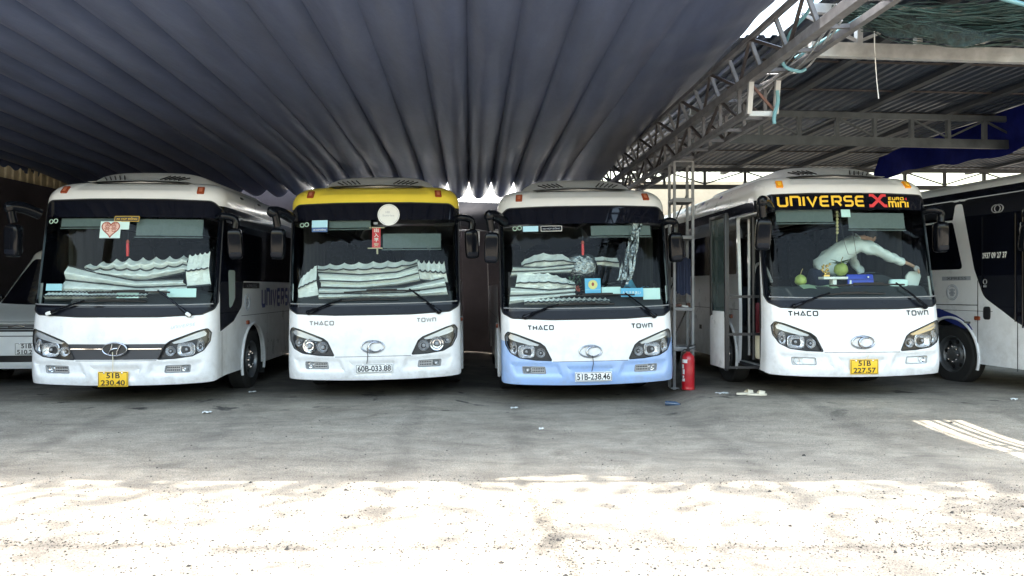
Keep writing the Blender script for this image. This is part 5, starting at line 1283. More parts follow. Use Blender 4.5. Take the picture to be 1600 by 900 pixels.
# ------------------------------------------------------------------ things hanging in or lying behind the windscreens
def charm(bus, sh, x, z0, z1, mt, label, off=-.14):
    p = [Vector(q) for q in sh.fmap([(x, 2.42), (x, z0), (x, z1)], off)]
    b = MB(); b.tube([p[0], p[1]], .004, 5); o = b.build('hanging_charm', m_crease_cord, None); in_bus(o, bus); tag(o, label, 'charm', 'charms hanging behind windscreens')
    k = MB(); k.ball(p[1], (.022, .015, .03), 12, 8); k.build('knot', m_redbrown, o)
    t = MB(); t.lathe([(.008, 0), (.018, -.03), (.020, -.12), (.016, p[2].z - p[1].z)], 12, p[1], (0, 0, 1)); t.build('tassel', mt, o)
charm(bus1, sh1, -.03, 2.14, 1.95, m_red, 'red tassel charm hanging beside the heart sticker')
charm(bus3, sh3, -.02, 2.20, 2.03, m_red, 'red tassel charm hanging in the bus with the pale blue bumper')
def scroll():
    t = thing('hanging_scroll', 'red hanging scroll with white characters behind the windscreen of the yellow-topped bus', 'scroll'); in_bus(t, bus2)
    o = -.05; b = MB(); sticker(b, sh2, -.024, .09, 2.05, 2.335, o); b.build('scroll_paper', m_red, t, smooth=60)
    for i, ch in enumerate('出入平安'): 
        add_text(t, sh2, fit(ch, .062, .052, .002), .033, 2.295 - i * .066, o + .006, m_paper if i < 3 else m_creamd, name='character')
    for z, x0, x1 in ((2.335, -.065, .143), (2.05, -.083, .119)): MB().tube(sh2.fmap([(x0, z), (x1, z)], o), .008, 8).build('rod', m_creamd, t)
    MB().tube(sh2.fmap([(.047, 2.04), (.049, 1.97)], o), .012, 8).build('tassel', m_creamd, t); MB().tube(sh2.fmap([(0.033, 2.335), (.04, 2.42)], o), .003, 5).build('cord', m_crease_cord, t)
m_creamd = mat('pale_straw', (.55, .48, .33), .7)
scroll()
def film():
    rnd = random.Random(5); b = MB()
    for k in range(9):
        p = []; x0 = rnd.uniform(.70, .84); x1 = rnd.uniform(.40, .60)
        for i in range(12):
            t = i / 11; x = x0 + (x1 - x0) * t ** 1.3 + .035 * math.sin(t * 6 + k) ; z = 2.60 - t * rnd.uniform(.93, 1.0) ; p.append(Vector(sh3.fmap([(x, z)], -.05 - .03 * math.sin(k + t * 5))[0]))
        w = rnd.uniform(.012, .035); V = []; 
        for i, q in enumerate(p): a = k + i * .5; V += [q + Vector((math.cos(a) * w, math.sin(a) * w * .5, 0)), q - Vector((math.cos(a) * w, math.sin(a) * w * .5, 0))]
        b.add(V, [(2 * i, 2 * i + 1, 2 * i + 3, 2 * i + 2) for i in range(11)])
    o = b.build('foil_strip', m_foild, None, smooth=60, fix=False, weld=False); in_bus(o, bus3); tag(o, 'crumpled silver foil strip hanging behind the right half of the windscreen of the blue-bumpered bus', 'foil strip')
m_foild = mat('crumpled_foil', (.30, .32, .34), .22, metal=.9, bump=.8, bscale=18, bdist=.05, var=.3, vscale=14)
film()
b = MB(); b.sbox((-.02, .55, 1.86), (.42, .22, .34), .7); o = b.build('crumpled_foil_bundle', m_foild, None, smooth=60); in_bus(o, bus3); tag(o, 'dark silver crumpled foil bundle in the middle of the windscreen of the blue-bumpered bus', 'foil bundle')
def card(bus, sh, x0, x1, z0, z1, off, mt, label, name='card', lean=.02, cat='card', extra=None):
    q = sh.fmap([(x0, z0), (x1, z0), (x1, z1), (x0, z1)], off); q = [Vector(k) for k in q]; y = sum(k.y for k in q) / 4
    b = MB(); b.box(((x0 + x1) / 2, y, (z0 + z1) / 2), (x1 - x0, .006, z1 - z0), Euler((R(-8), 0, 0)).to_matrix(), .002); o = b.build(name, mt, None); in_bus(o, bus); tag(o, label, cat)
    return o, y
o, y = card(bus3, sh3, -.03, .185, 1.47, 1.68, -.06, m_sky, 'blue and yellow picture card propped behind the middle of the blue-bumpered bus windscreen', 'picture_card')
b = MB(); b.lathe([(.001, 0), (.062, 0), (.062, .004), (.001, .004)], 24, (.075, y - .012, 1.595), (0, -1, 0)); b.build('picture_disc', mat('pale_yellow', (.75, .66, .25), .6), o)
b = MB(); b.ball((.075, y - .014, 1.60), (.022, .004, .03), 10, 6); b.build('picture_figure', m_redbrown, o)
b = MB(); b.box((.075, y - .008, 1.503), (.20, .004, .05)); b.build('picture_band', m_mint, o)
o, y = card(bus3, sh3, .455, .762, 1.42, 1.54, -.05, m_sky, 'sky blue card with white writing, lowest right in the blue-bumpered bus windscreen', 'blue_card')
vs, fs = fit('Du lịch xanh', .24, .045, .002) if False else fit('ムらさきあい', .25, .045, .002)
b = MB(); b.add([(.60 + a, y - .010 - .0, 1.475 + c) for a, c in vs], fs); b.build('lettering', m_paper, o, smooth=0, fix=False)
card(bus3, sh3, .765, 1.0, 1.38, 1.535, -.05, m_mint, 'pale mint card beside the sky blue card behind the blue-bumpered windscreen', 'paper_sheet')
card(bus3, sh3, .20, .46, 1.46, 1.56, -.09, m_mint, 'white and mint paper strip left of the sky blue card', 'paper_strip')
b = MB(); b.grid(lambda u, v: (.55 + .35 * u, .42 + .08 * v, 1.54 + .12 * math.exp(-((u - .25) / .18) ** 2) * (1 - v) + .02 * math.sin(u * 9)), np.linspace(0, 1, 20), np.linspace(0, 1, 5)); o = b.build('blue_cloth', m_sky, None, smooth=60, fix=False); in_bus(o, bus3); tag(o, 'folded sky blue cloth on the dashboard of the blue-bumpered bus', 'cloth')
pl = MB(); rnd = random.Random(8)
for k in range(60):
    c = Vector((-.17 + rnd.uniform(-.10, .10), .36 + rnd.uniform(-.05, .05), 1.60 + rnd.uniform(-.12, .10))); d = Vector((rnd.uniform(-1, 1), rnd.uniform(-1, 1), rnd.uniform(-.2, 1))).normalized(); s = d.cross(Vector((.3, .2, .9))).normalized() * .012
    pl.add([c, c + d * .035 + s, c + d * .07, c + d * .035 - s], [(0, 1, 2, 3)])
o = pl.build('dashboard_plant', mat('dark_leaf', (.05, .11, .06), .6), None, smooth=0, fix=False, weld=False); in_bus(o, bus3); tag(o, 'small dark leafy plant with red flowers on the dashboard of the blue-bumpered bus', 'plant')
fl = MB()
for k in range(10): fl.ball((-.17 + rnd.uniform(-.06, .10), .33, 1.53 + rnd.uniform(-.05, .07)), .018, 8, 5)
fl.build('flower', m_redbrown, o); MB().lathe([(.05, 0), (.065, .10)], 16, (-.17, .36, 1.42), (0, 0, 1)).build('pot', m_dark, o)
card(bus1, sh1, .55, .92, 1.385, 1.50, -.06, m_mint, 'pale mint paper propped at the right end of the left bus windscreen', 'paper_sheet')
card(bus1, sh1, -.06, .22, 1.375, 1.445, -.05, m_mint, 'small mint paper slip propped in the middle of the left bus windscreen', 'paper_sheet')
card(bus1, sh1, -1.0, -.80, 1.47, 1.56, -.07, m_cardblue, 'pale blue box at the left end of the left bus windscreen', 'tissue_box')

# --- bus 4 dashboard: fruit, ornament, folder, papers, the driver
def pomelo(x, y, z, r, label, leaves):
    b = MB(); b.lathe([(.001, -r * .92), (r * .5, -r * .84), (r * .86, -r * .48), (r, -.02), (r * .90, r * .45), (r * .62, r * .80), (r * .25, r * 1.0), (.001, r * 1.04)], 28, (x, y, z), (0, 0, 1)); o = b.build('pomelo', m_pomelo, None, smooth=70); in_bus(o, bus4); tag(o, label, 'fruit', 'green pomelos on the dashboard')
    s = MB(); s.tube(smooth_path([(x, y, z + r), (x + .01, y, z + r + .04), (x + .03, y, z + r + .08)]), .006, 6); s.build('stalk', m_twig, o)
    if leaves:
        l = MB(); rn = random.Random(2)
        for k in range(9):
            a = rn.uniform(0, 6.3); d = Vector((math.cos(a), math.sin(a) * .6, rn.uniform(-.1, .6))).normalized(); c = Vector((x, y, z + r * .95)); w = d.cross(Vector((0, 0, 1))).normalized() * .040; L = rn.uniform(.13, .20)
            l.add([c, c + d * L * .4 + w, c + d * L + Vector((0, 0, -.03)), c + d * L * .4 - w], [(0, 1, 2, 3)])
        l.build('leaf', mat('pomelo_leaf', (.06, .13, .05), .5), o, smooth=0, fix=False, weld=False)
m_pomelo = mat('pomelo_skin', (.30, .38, .09), .5, var=.15, vscale=12, bump=.35, bscale=70)
m_twig = mat('twig', (.25, .20, .10), .8)
pomelo(-.56, .56, 1.515, .078, 'small green pomelo standing alone at the left of the dashboard', False)
pomelo(0.0, .56, 1.66, .092, 'large green pomelo with dark leaves beside the golden ornament', True)
st = MB(); st.box((-.11, .56, 1.545), (.34, .16, .035), None, .008); st.box((-.11, .56, 1.485), (.05, .10, .10)); o = st.build('offering_stand', m_paper, None); in_bus(o, bus4); tag(o, 'white offering stand carrying the large pomelo and golden ornament', 'stand')
b = MB(); rn = random.Random(6)
for k in range(26): b.ball((-.215 + rn.uniform(-.05, .05), .55 + rn.uniform(-.03, .03), 1.585 + rn.uniform(0, .15)), rn.uniform(.008, .018), 8, 6)
b.box((-.215, .55, 1.575), (.08, .06, .03)); b.tube([(-.215, .55, 1.58), (-.21, .55, 1.72)], .006, 6); o = b.build('gold_ornament', mat('polished_gold', (.80, .55, .18), .25, metal=.9), None); in_bus(o, bus4); tag(o, 'small golden tree ornament on the white stand beside the large pomelo', 'ornament')
b = MB(); b.box((.235, .50, 1.515), (.36, .035, .155), Euler((R(-14), 0, 0)).to_matrix(), .012); o = b.build('document_case', mat('royal_blue_case', (.015, .045, .45), .4), None); in_bus(o, bus4); tag(o, 'royal blue document case standing on the dashboard', 'document case')
MB().box((.235, .470, 1.525), (.35, .006, .006)).build('flap_edge', m_navy, o); MB().ball((.33, .468, 1.555), (.014, .008, .014), 10, 6).build('snap', m_chrome, o); MB().box((.10, .475, 1.475), (.05, .006, .075), Euler((R(-14), R(12), 0)).to_matrix()).build('paper_tab', m_paper, o)
b = MB(); b.sbox((.74, .46, 1.475), (.25, .07, .10), .4); o = b.build('tissue_pack', m_mint, None, smooth=60); in_bus(o, bus4); tag(o, 'pale mint tissue pack on the dashboard under the man\'s hand', 'tissue pack')
b = MB(); pp = rpoly([(.90, 1.42), (1.04, 1.42), (1.085, 1.56), (1.06, 1.63), (.93, 1.63), (.875, 1.56)], .03); n = len(pp); b.add([(x, .50, z) for x, z in pp] + [(x, .53, z) for x, z in pp], [tuple(range(n))[::-1], tuple(range(n, 2 * n))] + [(i, (i + 1) % n, n + (i + 1) % n, n + i) for i in range(n)]); o = b.build('face_fan', m_paper2, None); in_bus(o, bus4); tag(o, 'pale paper hand fan standing at the right end of the dashboard', 'fan')
b = MB(); b.grid(lambda u, v: (-.62 + .48 * u, .34 + .14 * v, 1.40 + .05 * v + .012 * math.sin(u * 8)), np.linspace(0, 1, 12), np.linspace(0, 1, 4)); o = b.build('green_paper', mat('green_paper', (.30, .42, .28), .6), None, smooth=60, fix=False); in_bus(o, bus4); tag(o, 'pale green paper lying along the dashboard below the small pomelo', 'paper')
b = MB()
for k in range(7): b.ball((-.13, .40, 2.42 - k * .045), (.020, .016, .022), 10, 6)
b.tube([(-.13, .40, 2.46), (-.135, .40, 2.02)], .004, 5); o = b.build('hanging_charm', mat('straw_beads', (.42, .38, .20), .5), None); in_bus(o, bus4); tag(o, 'string of straw-coloured beads hanging in the middle of the windscreen with gold lettering', 'charm', 'charms hanging behind windscreens')
b = MB(); b.tube([(-.10, .40, 2.40), (-.03, .40, 2.0), (.02, .40, 1.86), (.13, .40, 1.86), (.10, .40, 2.05), (.02, .40, 2.40)], .0035, 5); o = b.build('cable_loop', m_crease_cord, None); in_bus(o, bus4); tag(o, 'thin dark cable looping down in front of the man\'s shirt', 'cable')
# ------------------------------------------------------------------ the man cleaning inside the bus with the open door
def skin(nodes, edges, name, m, parent, sub=2, xform=None):
    me = bpy.data.meshes.new(name); keys = list(nodes); idx = {k: i for i, k in enumerate(keys)}
    me.from_pydata([nodes[k][0] for k in keys], [(idx[a], idx[b]) for a, b in edges], [])
    o = bpy.data.objects.new(name, me); COL.objects.link(o)
    md = o.modifiers.new('s', 'SKIN'); md.use_smooth_shade = True; md.use_x_symmetry = False
    for i, k in enumerate(keys):
        r = nodes[k][1]; me.skin_vertices[0].data[i].radius = (r, r) if not isinstance(r, tuple) else r; me.skin_vertices[0].data[i].use_root = (i == 0)
    if sub: sb = o.modifiers.new('u', 'SUBSURF'); sb.levels = sub; sb.render_levels = sub
    dg = bpy.context.evaluated_depsgraph_get(); em = bpy.data.meshes.new_from_object(o.evaluated_get(dg)); bpy.data.objects.remove(o); bpy.data.meshes.remove(me)
    return em
def mesh_geo(me): g = ([tuple(v.co) for v in me.vertices], [tuple(p.vertices) for p in me.polygons]); bpy.data.meshes.remove(me); return g
m_skin = mat('skin', (.42, .25, .17), .55, var=.06)
m_shirt = mat('white_shirt', (.62, .70, .70), .8, var=.05, bump=.8, bscale=5, bdist=.05)
m_trous = mat('dark_trousers', (.02, .028, .06), .85)
m_hair = mat('black_hair', (.012, .011, .010), .6)
def person():
    J = dict(pel=(-.03, 1.10, 1.58), waist=(.08, 1.06, 1.79), chest=(.25, 1.00, 2.00), nb=(.43, .97, 2.09), neck=(.51, .96, 2.11), head=(.62, .95, 2.12),
             shR=(.41, .82, 2.02), elR=(.68, .66, 1.87), wrR=(.92, .50, 1.73), shL=(.42, 1.14, 2.00), elL=(.52, 1.20, 1.74), wrL=(.60, 1.02, 1.57),
             hiR=(-.06, 1.00, 1.52), knR=(-.02, .98, 1.24), anR=(-.10, 1.10, .92), hiL=(-.08, 1.20, 1.52), knL=(-.12, 1.20, 1.24), anL=(-.20, 1.34, .92))
    rad = dict(pel=.115, waist=.10, chest=.12, nb=.075, neck=.05, head=.075, shR=.055, elR=.040, wrR=.027, shL=.055, elL=.040, wrL=.027, hiR=.085, knR=.055, anR=.04, hiL=.085, knL=.055, anL=.04)
    E = [('pel', 'waist'), ('waist', 'chest'), ('chest', 'nb'), ('nb', 'neck'), ('neck', 'head'), ('chest', 'shR'), ('shR', 'elR'), ('elR', 'wrR'), ('chest', 'shL'), ('shL', 'elL'), ('elL', 'wrL'),
         ('pel', 'hiR'), ('hiR', 'knR'), ('knR', 'anR'), ('pel', 'hiL'), ('hiL', 'knL'), ('knL', 'anL')]
    nodes = {k: (J[k], rad[k] * (.66 if k in ('pel', 'hiR', 'hiL', 'waist') else .86)) for k in J}
    # hands: palm, four curled fingers and a thumb on each
    for S in ('R', 'L'):
        w = Vector(J['wr' + S]); el = Vector(J['el' + S]); d = (w - el).normalized(); d = (d + Vector((.15, -.1, -.25))).normalized(); side = d.cross(Vector((0, 0, 1))).normalized(); up = side.cross(d)
        pm = w + d * .06; nodes['pm' + S] = (tuple(pm), (.034, .020)); E.append(('wr' + S, 'pm' + S))
        for f in range(4):
            b = w + d * .10 + side * (-.030 + .020 * f); L = (.036, .042, .040, .030)[f]
            a1 = b + d * L + up * -.008; a2 = a1 + (d * .7 - up * .7).normalized() * L * .75; a3 = a2 + (d * .1 - up).normalized() * L * .6
            for q, (p, r) in enumerate(((b, .0095), (a1, .0085), (a2, .008), (a3, .0065))): nodes[f'f{S}{f}{q}'] = (tuple(p), r)
            E.append(('pm' + S, f'f{S}{f}0')); E.extend((f'f{S}{f}{q}', f'f{S}{f}{q + 1}') for q in range(3))
        t0 = w + d * .045 + side * -.034; t1 = t0 + (d * .6 - side * .6 - up * .3).normalized() * .038; t2 = t1 + (d * .8 - up * .5).normalized() * .03
        for q, (p, r) in enumerate(((t0, .011), (t1, .010), (t2, .008))): nodes[f't{S}{q}'] = (tuple(p), r)
        E.append(('pm' + S, f't{S}0')); E.extend((f't{S}{q}', f't{S}{q + 1}') for q in range(2))
    for S, dx in (('R', .10), ('L', .10)):                         # shoes
        a = Vector(J['an' + S]); nodes['toe' + S] = (tuple(a + Vector((.16, -.06, -.03))), .035); E.append(('an' + S, 'toe' + S))
    g = mesh_geo(skin(nodes, E, 'p', None, None, 2)); mb = MB(); mb.add(*g)
    # the face: skull, jaw, nose, ears, eyes, turned along the lean of the body
    hc = Vector(J['head']); fw = Vector((.62, .50, -.60)).normalized(); sd = fw.cross(Vector((.42, 0, .9))).normalized(); upv = sd.cross(fw).normalized()
    Mh = Matrix((sd, fw, upv)).transposed()
    def hp(x, y, z): return hc + Mh @ Vector((x, y, z))
    def part(c, r, n=18, m=12):
        q = MB().ball((0, 0, 0), r, n, m); mb.add([hp(*(Vector(v) + Vector(c))) for v in q.v], q.f)
    part((0, 0, .03), (.075, .095, .105)); part((0, .035, -.055), (.055, .06, .055)); part((0, .098, .0), (.014, .022, .026), 10, 8); part((0, .085, -.05), (.026, .012, .008), 10, 6)
    for s in (-1, 1): part((s * .076, -.005, .0), (.012, .022, .034), 10, 8); part((s * .03, .082, .028), (.014, .012, .009), 10, 6)
    o = mb.build('person', m_skin, None, smooth=70, weld=False); in_bus(o, bus4); tag(o, 'man in a white long-sleeved shirt bending over the dashboard and reaching towards the right pillar', 'person')
    hr = MB(); q = MB().ball((0, 0, 0), (.082, .100, .098), 22, 14); keep = [v for v in q.v]
    hr.add([hp(*(Vector(v) + Vector((0, -.016, .045)))) for v in q.v], [f for f in q.f if sum(q.v[i][2] for i in f) / 4 > -.055 - .07 * (1 if sum(q.v[i][1] for i in f) / 4 < -.01 else 0) and not (sum(q.v[i][1] for i in f) / 4 > .055 and sum(q.v[i][2] for i in f) / 4 < .04)]); hr.build('hair', m_hair, o, smooth=70)
    K = dict(hem=((-.03, 1.10, 1.60), (.175, .20)), waist=(J['waist'], (.172, .19)), chest=(J['chest'], (.175, .20)), nb=(J['nb'], .105), col=((.50, .96, 2.11), .062), shR=(J['shR'], .105), elR=(J['elR'], .078), cu=(tuple(Vector(J['wrR']) * .86 + Vector(J['elR']) * .14), .048), shL=(J['shL'], .092), elL=(J['elL'], .066), cuL=(tuple(Vector(J['wrL']) * .85 + Vector(J['elL']) * .15), .046))
    em = skin(K, [('hem', 'waist'), ('waist', 'chest'), ('chest', 'nb'), ('nb', 'col'), ('chest', 'shR'), ('shR', 'elR'), ('elR', 'cu'), ('chest', 'shL'), ('shL', 'elL'), ('elL', 'cuL')], 'shirt', None, None, 2)
    rn = random.Random(1)
    for v in em.vertices:
        c = v.co; k = .015 * math.sin(c.x * 31 + c.z * 26 + 2 * math.sin(c.y * 12)) + .008 * math.sin(c.x * 57 - c.z * 43 + c.y * 30); v.co = c + v.normal * k
    MB().add(*mesh_geo(em)).build('shirt', m_shirt, o, smooth=70)
    T = dict(w=((.0, 1.10, 1.68), (.145, .17)), pel=((-.05, 1.10, 1.53), .165), hiR=(J['hiR'], .115), knR=(J['knR'], .082), anR=(J['anR'], .062), hiL=(J['hiL'], .115), knL=(J['knL'], .078), anL=(J['anL'], .062))
    MB().add(*mesh_geo(skin(T, [('w', 'pel'), ('pel', 'hiR'), ('hiR', 'knR'), ('knR', 'anR'), ('pel', 'hiL'), ('hiL', 'knL'), ('knL', 'anL')], 'tr', None, None, 2))).build('trousers', m_trous, o, smooth=70)
    r = MB(); r.sbox((.98, .43, 1.665), (.10, .03, .07), .6, rot=Euler((.3, .4, .5)).to_matrix()); c = r.build('cleaning_cloth', m_greyp, None, smooth=60); in_bus(c, bus4); tag(c, 'crumpled grey cleaning cloth in the bending man\'s hand', 'cloth')
person()

# ------------------------------------------------------------------ steel post frame, extinguisher, slippers, litter
def post_frame():
    bx, by = 2.345, 10.68; zb = gzf(2.45, 10.7)
    t = thing('post_frame', 'narrow grey steel post frame with shelf plates standing behind the red extinguisher', 'post frame', (bx, by, zb))
    for x in (0, .265):
        for y in (0, .34): MB().bar((x, y, -.02), (x - .056 * 0, y, 3.42 - zb), .036).build('post', m_steelp, t)
        MB().box((x, .0, .006), (.12, .12, .012)).build('foot_plate', m_steelp, t)
    for px_y, h in ((313, .06), (371, .05), (483, .045), (545, .06), (252, .04)):
        z = H + (450 - px_y) / 1155.5 * 10.7 - zb; MB().box((.1325, .17, z), (.30, .40, h), None, .004).build('shelf_plate', m_steelp, t)
    for z in (.9, 1.75, 2.6): MB().bar((0, .34, z - .35), (.265, .34, z + .25), .02).build('brace', m_dframe, t)
    rn = random.Random(9)
    z = H + (450 - 483) / 1155.5 * 10.7 + .03
    lab = ['small brown rag on the middle shelf of the post frame', 'pale folded paper on the middle shelf of the post frame', 'small rusty tin on the middle shelf of the post frame']
    MB().sbox((bx + .07, by + .06, z + .025), (.10, .09, .05), .7).build('rag', m_rust, None, smooth=60); tag(bpy.data.objects['rag'], lab[0], 'rag')
    o = MB().box((bx + .15, by + .05, z + .012), (.10, .08, .02), Euler((0, .1, .4)).to_matrix(), .004).build('folded_paper', m_paper, None); tag(o, lab[1], 'paper')
    o = MB().lathe([(.001, 0), (.03, 0), (.03, .06), (.026, .06), (.026, .01), (.001, .01)], 18, (bx + .22, by + .08, z), (0, 0, 1)).build('tin', m_rust, None); tag(o, lab[2], 'tin')
    j = MB(); j.grid(lambda u, v: (bx + .02 + .20 * u, by - .03 - .025 * math.sin(u * 14) - .02 * v, 1.98 - .52 * v + .015 * math.sin(u * 11)), np.linspace(0, 1, 26), np.linspace(0, 1, 8)); j.grid(lambda u, v: (bx + .02 + .20 * u, by + .03 + .02 * math.sin(u * 9), 1.98 - .48 * v), np.linspace(0, 1, 26), np.linspace(0, 1, 8))
    o = j.build('jacket', m_trous, None, smooth=60); tag(o, 'dark navy cloth jacket hanging on the post frame', 'jacket')
m_steelp = mat('grey_painted_steel', (.20, .205, .215), .45, metal=.3, var=.25, vscale=6)
post_frame()
def extinguisher():
    x, y = 2.50, 10.50; t = thing('fire_extinguisher', 'red fire extinguisher with white label standing by the steel post frame', 'fire extinguisher', (x, y, gzf(x, y)))
    MB().lathe([(.001, .0), (.088, .0), (.092, .012), (.092, .02), (.088, .03), (.090, .05), (.090, .42), (.082, .47), (.055, .505), (.028, .52), (.028, .535), (.001, .535)], 32, (0, 0, 0), (0, 0, 1)).build('cylinder', mat('red_enamel', (.48, .012, .022), .3, coat=.4, var=.08), t)
    lb = MB()
    def patch(a0, a1, z0, z1, w=.0915): lb.grid(lambda u, v: (w * math.sin(a0 + (a1 - a0) * u), -w * math.cos(a0 + (a1 - a0) * u), z0 + (z1 - z0) * v), np.linspace(0, 1, 8), np.linspace(0, 1, 3))
    patch(R(-75), R(-20), .38, .43); patch(R(-78), R(-52), .30, .36); patch(R(-70), R(-45), .22, .29); patch(R(-80), R(-50), .17, .20); patch(R(-74), R(-42), .12, .16); lb.build('label', m_paper, t, smooth=60, fix=False)
    v = MB(); v.lathe([(.024, .53), (.024, .57), (.015, .58), (.015, .60), (.001, .60)], 16, (0, 0, 0), (0, 0, 1)); v.tube(smooth_path([(0, 0, .59), (.03, -.01, .615), (.10, -.02, .635)]), .009, 8); v.tube(smooth_path([(0, 0, .575), (.04, -.01, .575), (.10, -.02, .595)]), .008, 8); v.build('valve', m_black, t)
    MB().tube(smooth_path([(-.02, 0, .56), (-.07, -.03, .56), (-.105, -.03, .48), (-.106, -.02, .30), (-.10, -.02, .20)]), .010, 8).build('hose', m_black, t); MB().lathe([(.014, 0), (.018, .05)], 12, (-.10, -.02, .15), (0, 0, 1)).build('nozzle', m_black, t)
extinguisher()
def slipper(x, y, rz, label):
    t = thing('slipper', label, 'slipper', (x, y, gzf(x, y)), (0, 0, rz), 'pair of cream slippers')
    s = MB(); n = 20; out = []
    for i in range(n):
        a = 2 * math.pi * i / n; c = math.cos(a); out.append((.13 * c, (.046 if c > 0 else .038) * math.sin(a) * (1 + .12 * c)))
    s.add([(a, b, .004) for a, b in out] + [(a * 1.02, b * 1.05, .020) for a, b in out] + [(a * .97, b * .95, .028) for a, b in out], [tuple(range(n))[::-1], tuple(range(2 * n, 3 * n))] + [(q * n + i, q * n + (i + 1) % n, (q + 1) * n + (i + 1) % n, (q + 1) * n + i) for q in (0, 1) for i in range(n)])
    s.build('sole', m_creamw, t, smooth=50)
    st = MB(); st.grid(lambda u, v: (.02 + .075 * v - .012 * math.cos(u * math.pi * 2), .050 * math.cos(math.pi * u), .018 + (.055 - .014 * v) * math.sin(math.pi * u)), np.linspace(0, 1, 16), np.linspace(0, 1, 6)); st.grid(lambda u, v: (.02 + .075 * v - .012 * math.cos(u * math.pi * 2), .046 * math.cos(math.pi * u), .016 + (.050 - .014 * v) * math.sin(math.pi * u)), np.linspace(0, 1, 16), np.linspace(0, 1, 6)); st.build('strap', m_creamw, t, smooth=60)
m_creamw = mat('cream_foam', (.70, .64, .50), .6)
slipper(3.13, 9.92, R(12), 'cream slipper lying left of its pair, half behind it, before the open bus door')
slipper(3.26, 9.84, R(-4), 'cream slipper lying right and nearer of the pair before the open bus door')
def litter(x, y, w, l, rz, label, name, mt, h=.012):
    z = gzf(x, y); b = MB(); rn = random.Random(int(x * 1000)); b.grid(lambda u, v: (w * (u - .5), l * (v - .5), .004 + h * abs(math.sin(u * 5 + v * 4))), np.linspace(0, 1, 8), np.linspace(0, 1, 6)); o = b.build(name, mt, None, smooth=50, fix=False); o.location = (x, y, z); o.rotation_euler = (0, 0, rz); tag(o, label, 'litter', 'scraps of litter on the yard'); return o
litter(2.85, 10.0, .17, .12, .3, 'white paper scrap lying between the extinguisher and the slippers', 'paper_scrap', m_paper)
litter(-3.65, 8.85, .10, .07, .1, 'white paper scrap before the gap between the left and yellow-topped buses', 'paper_scrap', m_paper, .025)
litter(-3.72, 10.6, .10, .05, .5, 'tiny white scrap beside the front wheel of the left bus', 'paper_scrap', m_paper, .02)
litter(.03, 9.45, .09, .06, .2, 'tiny white scrap under the left corner of the blue bumper', 'paper_scrap', m_paper, .02)
litter(.32, 8.05, .05, .04, .2, 'white speck of paper on bare ground in front of the blue bumper', 'paper_scrap', m_paper, .02)
litter(6.35, 9.35, .09, .06, .7, 'pale scrap beside the front corner of the white bus with gold lettering, toward the coach', 'paper_scrap', m_paper, .02)
litter(6.9, 9.2, .13, .06, -.2, 'pale flat scrap under the front of the coach at the right edge', 'paper_scrap', m_paper, .015)
b = MB(); b.lathe([(.001, 0), (.032, 0), (.034, .02), (.034, .13), (.028, .16), (.013, .185), (.013, .20), (.001, .20)], 18, (0, 0, .034), (.8, -.5, .0)); o = b.build('plastic_bottle', mat('blue_clear_plastic', (.04, .07, .12), .15, spec=.6), None); o.location = (2.02, 9.72, gzf(2.02, 9.72)); tag(o, 'crushed blue plastic bottle lying under the right end of the blue bumper', 'bottle')

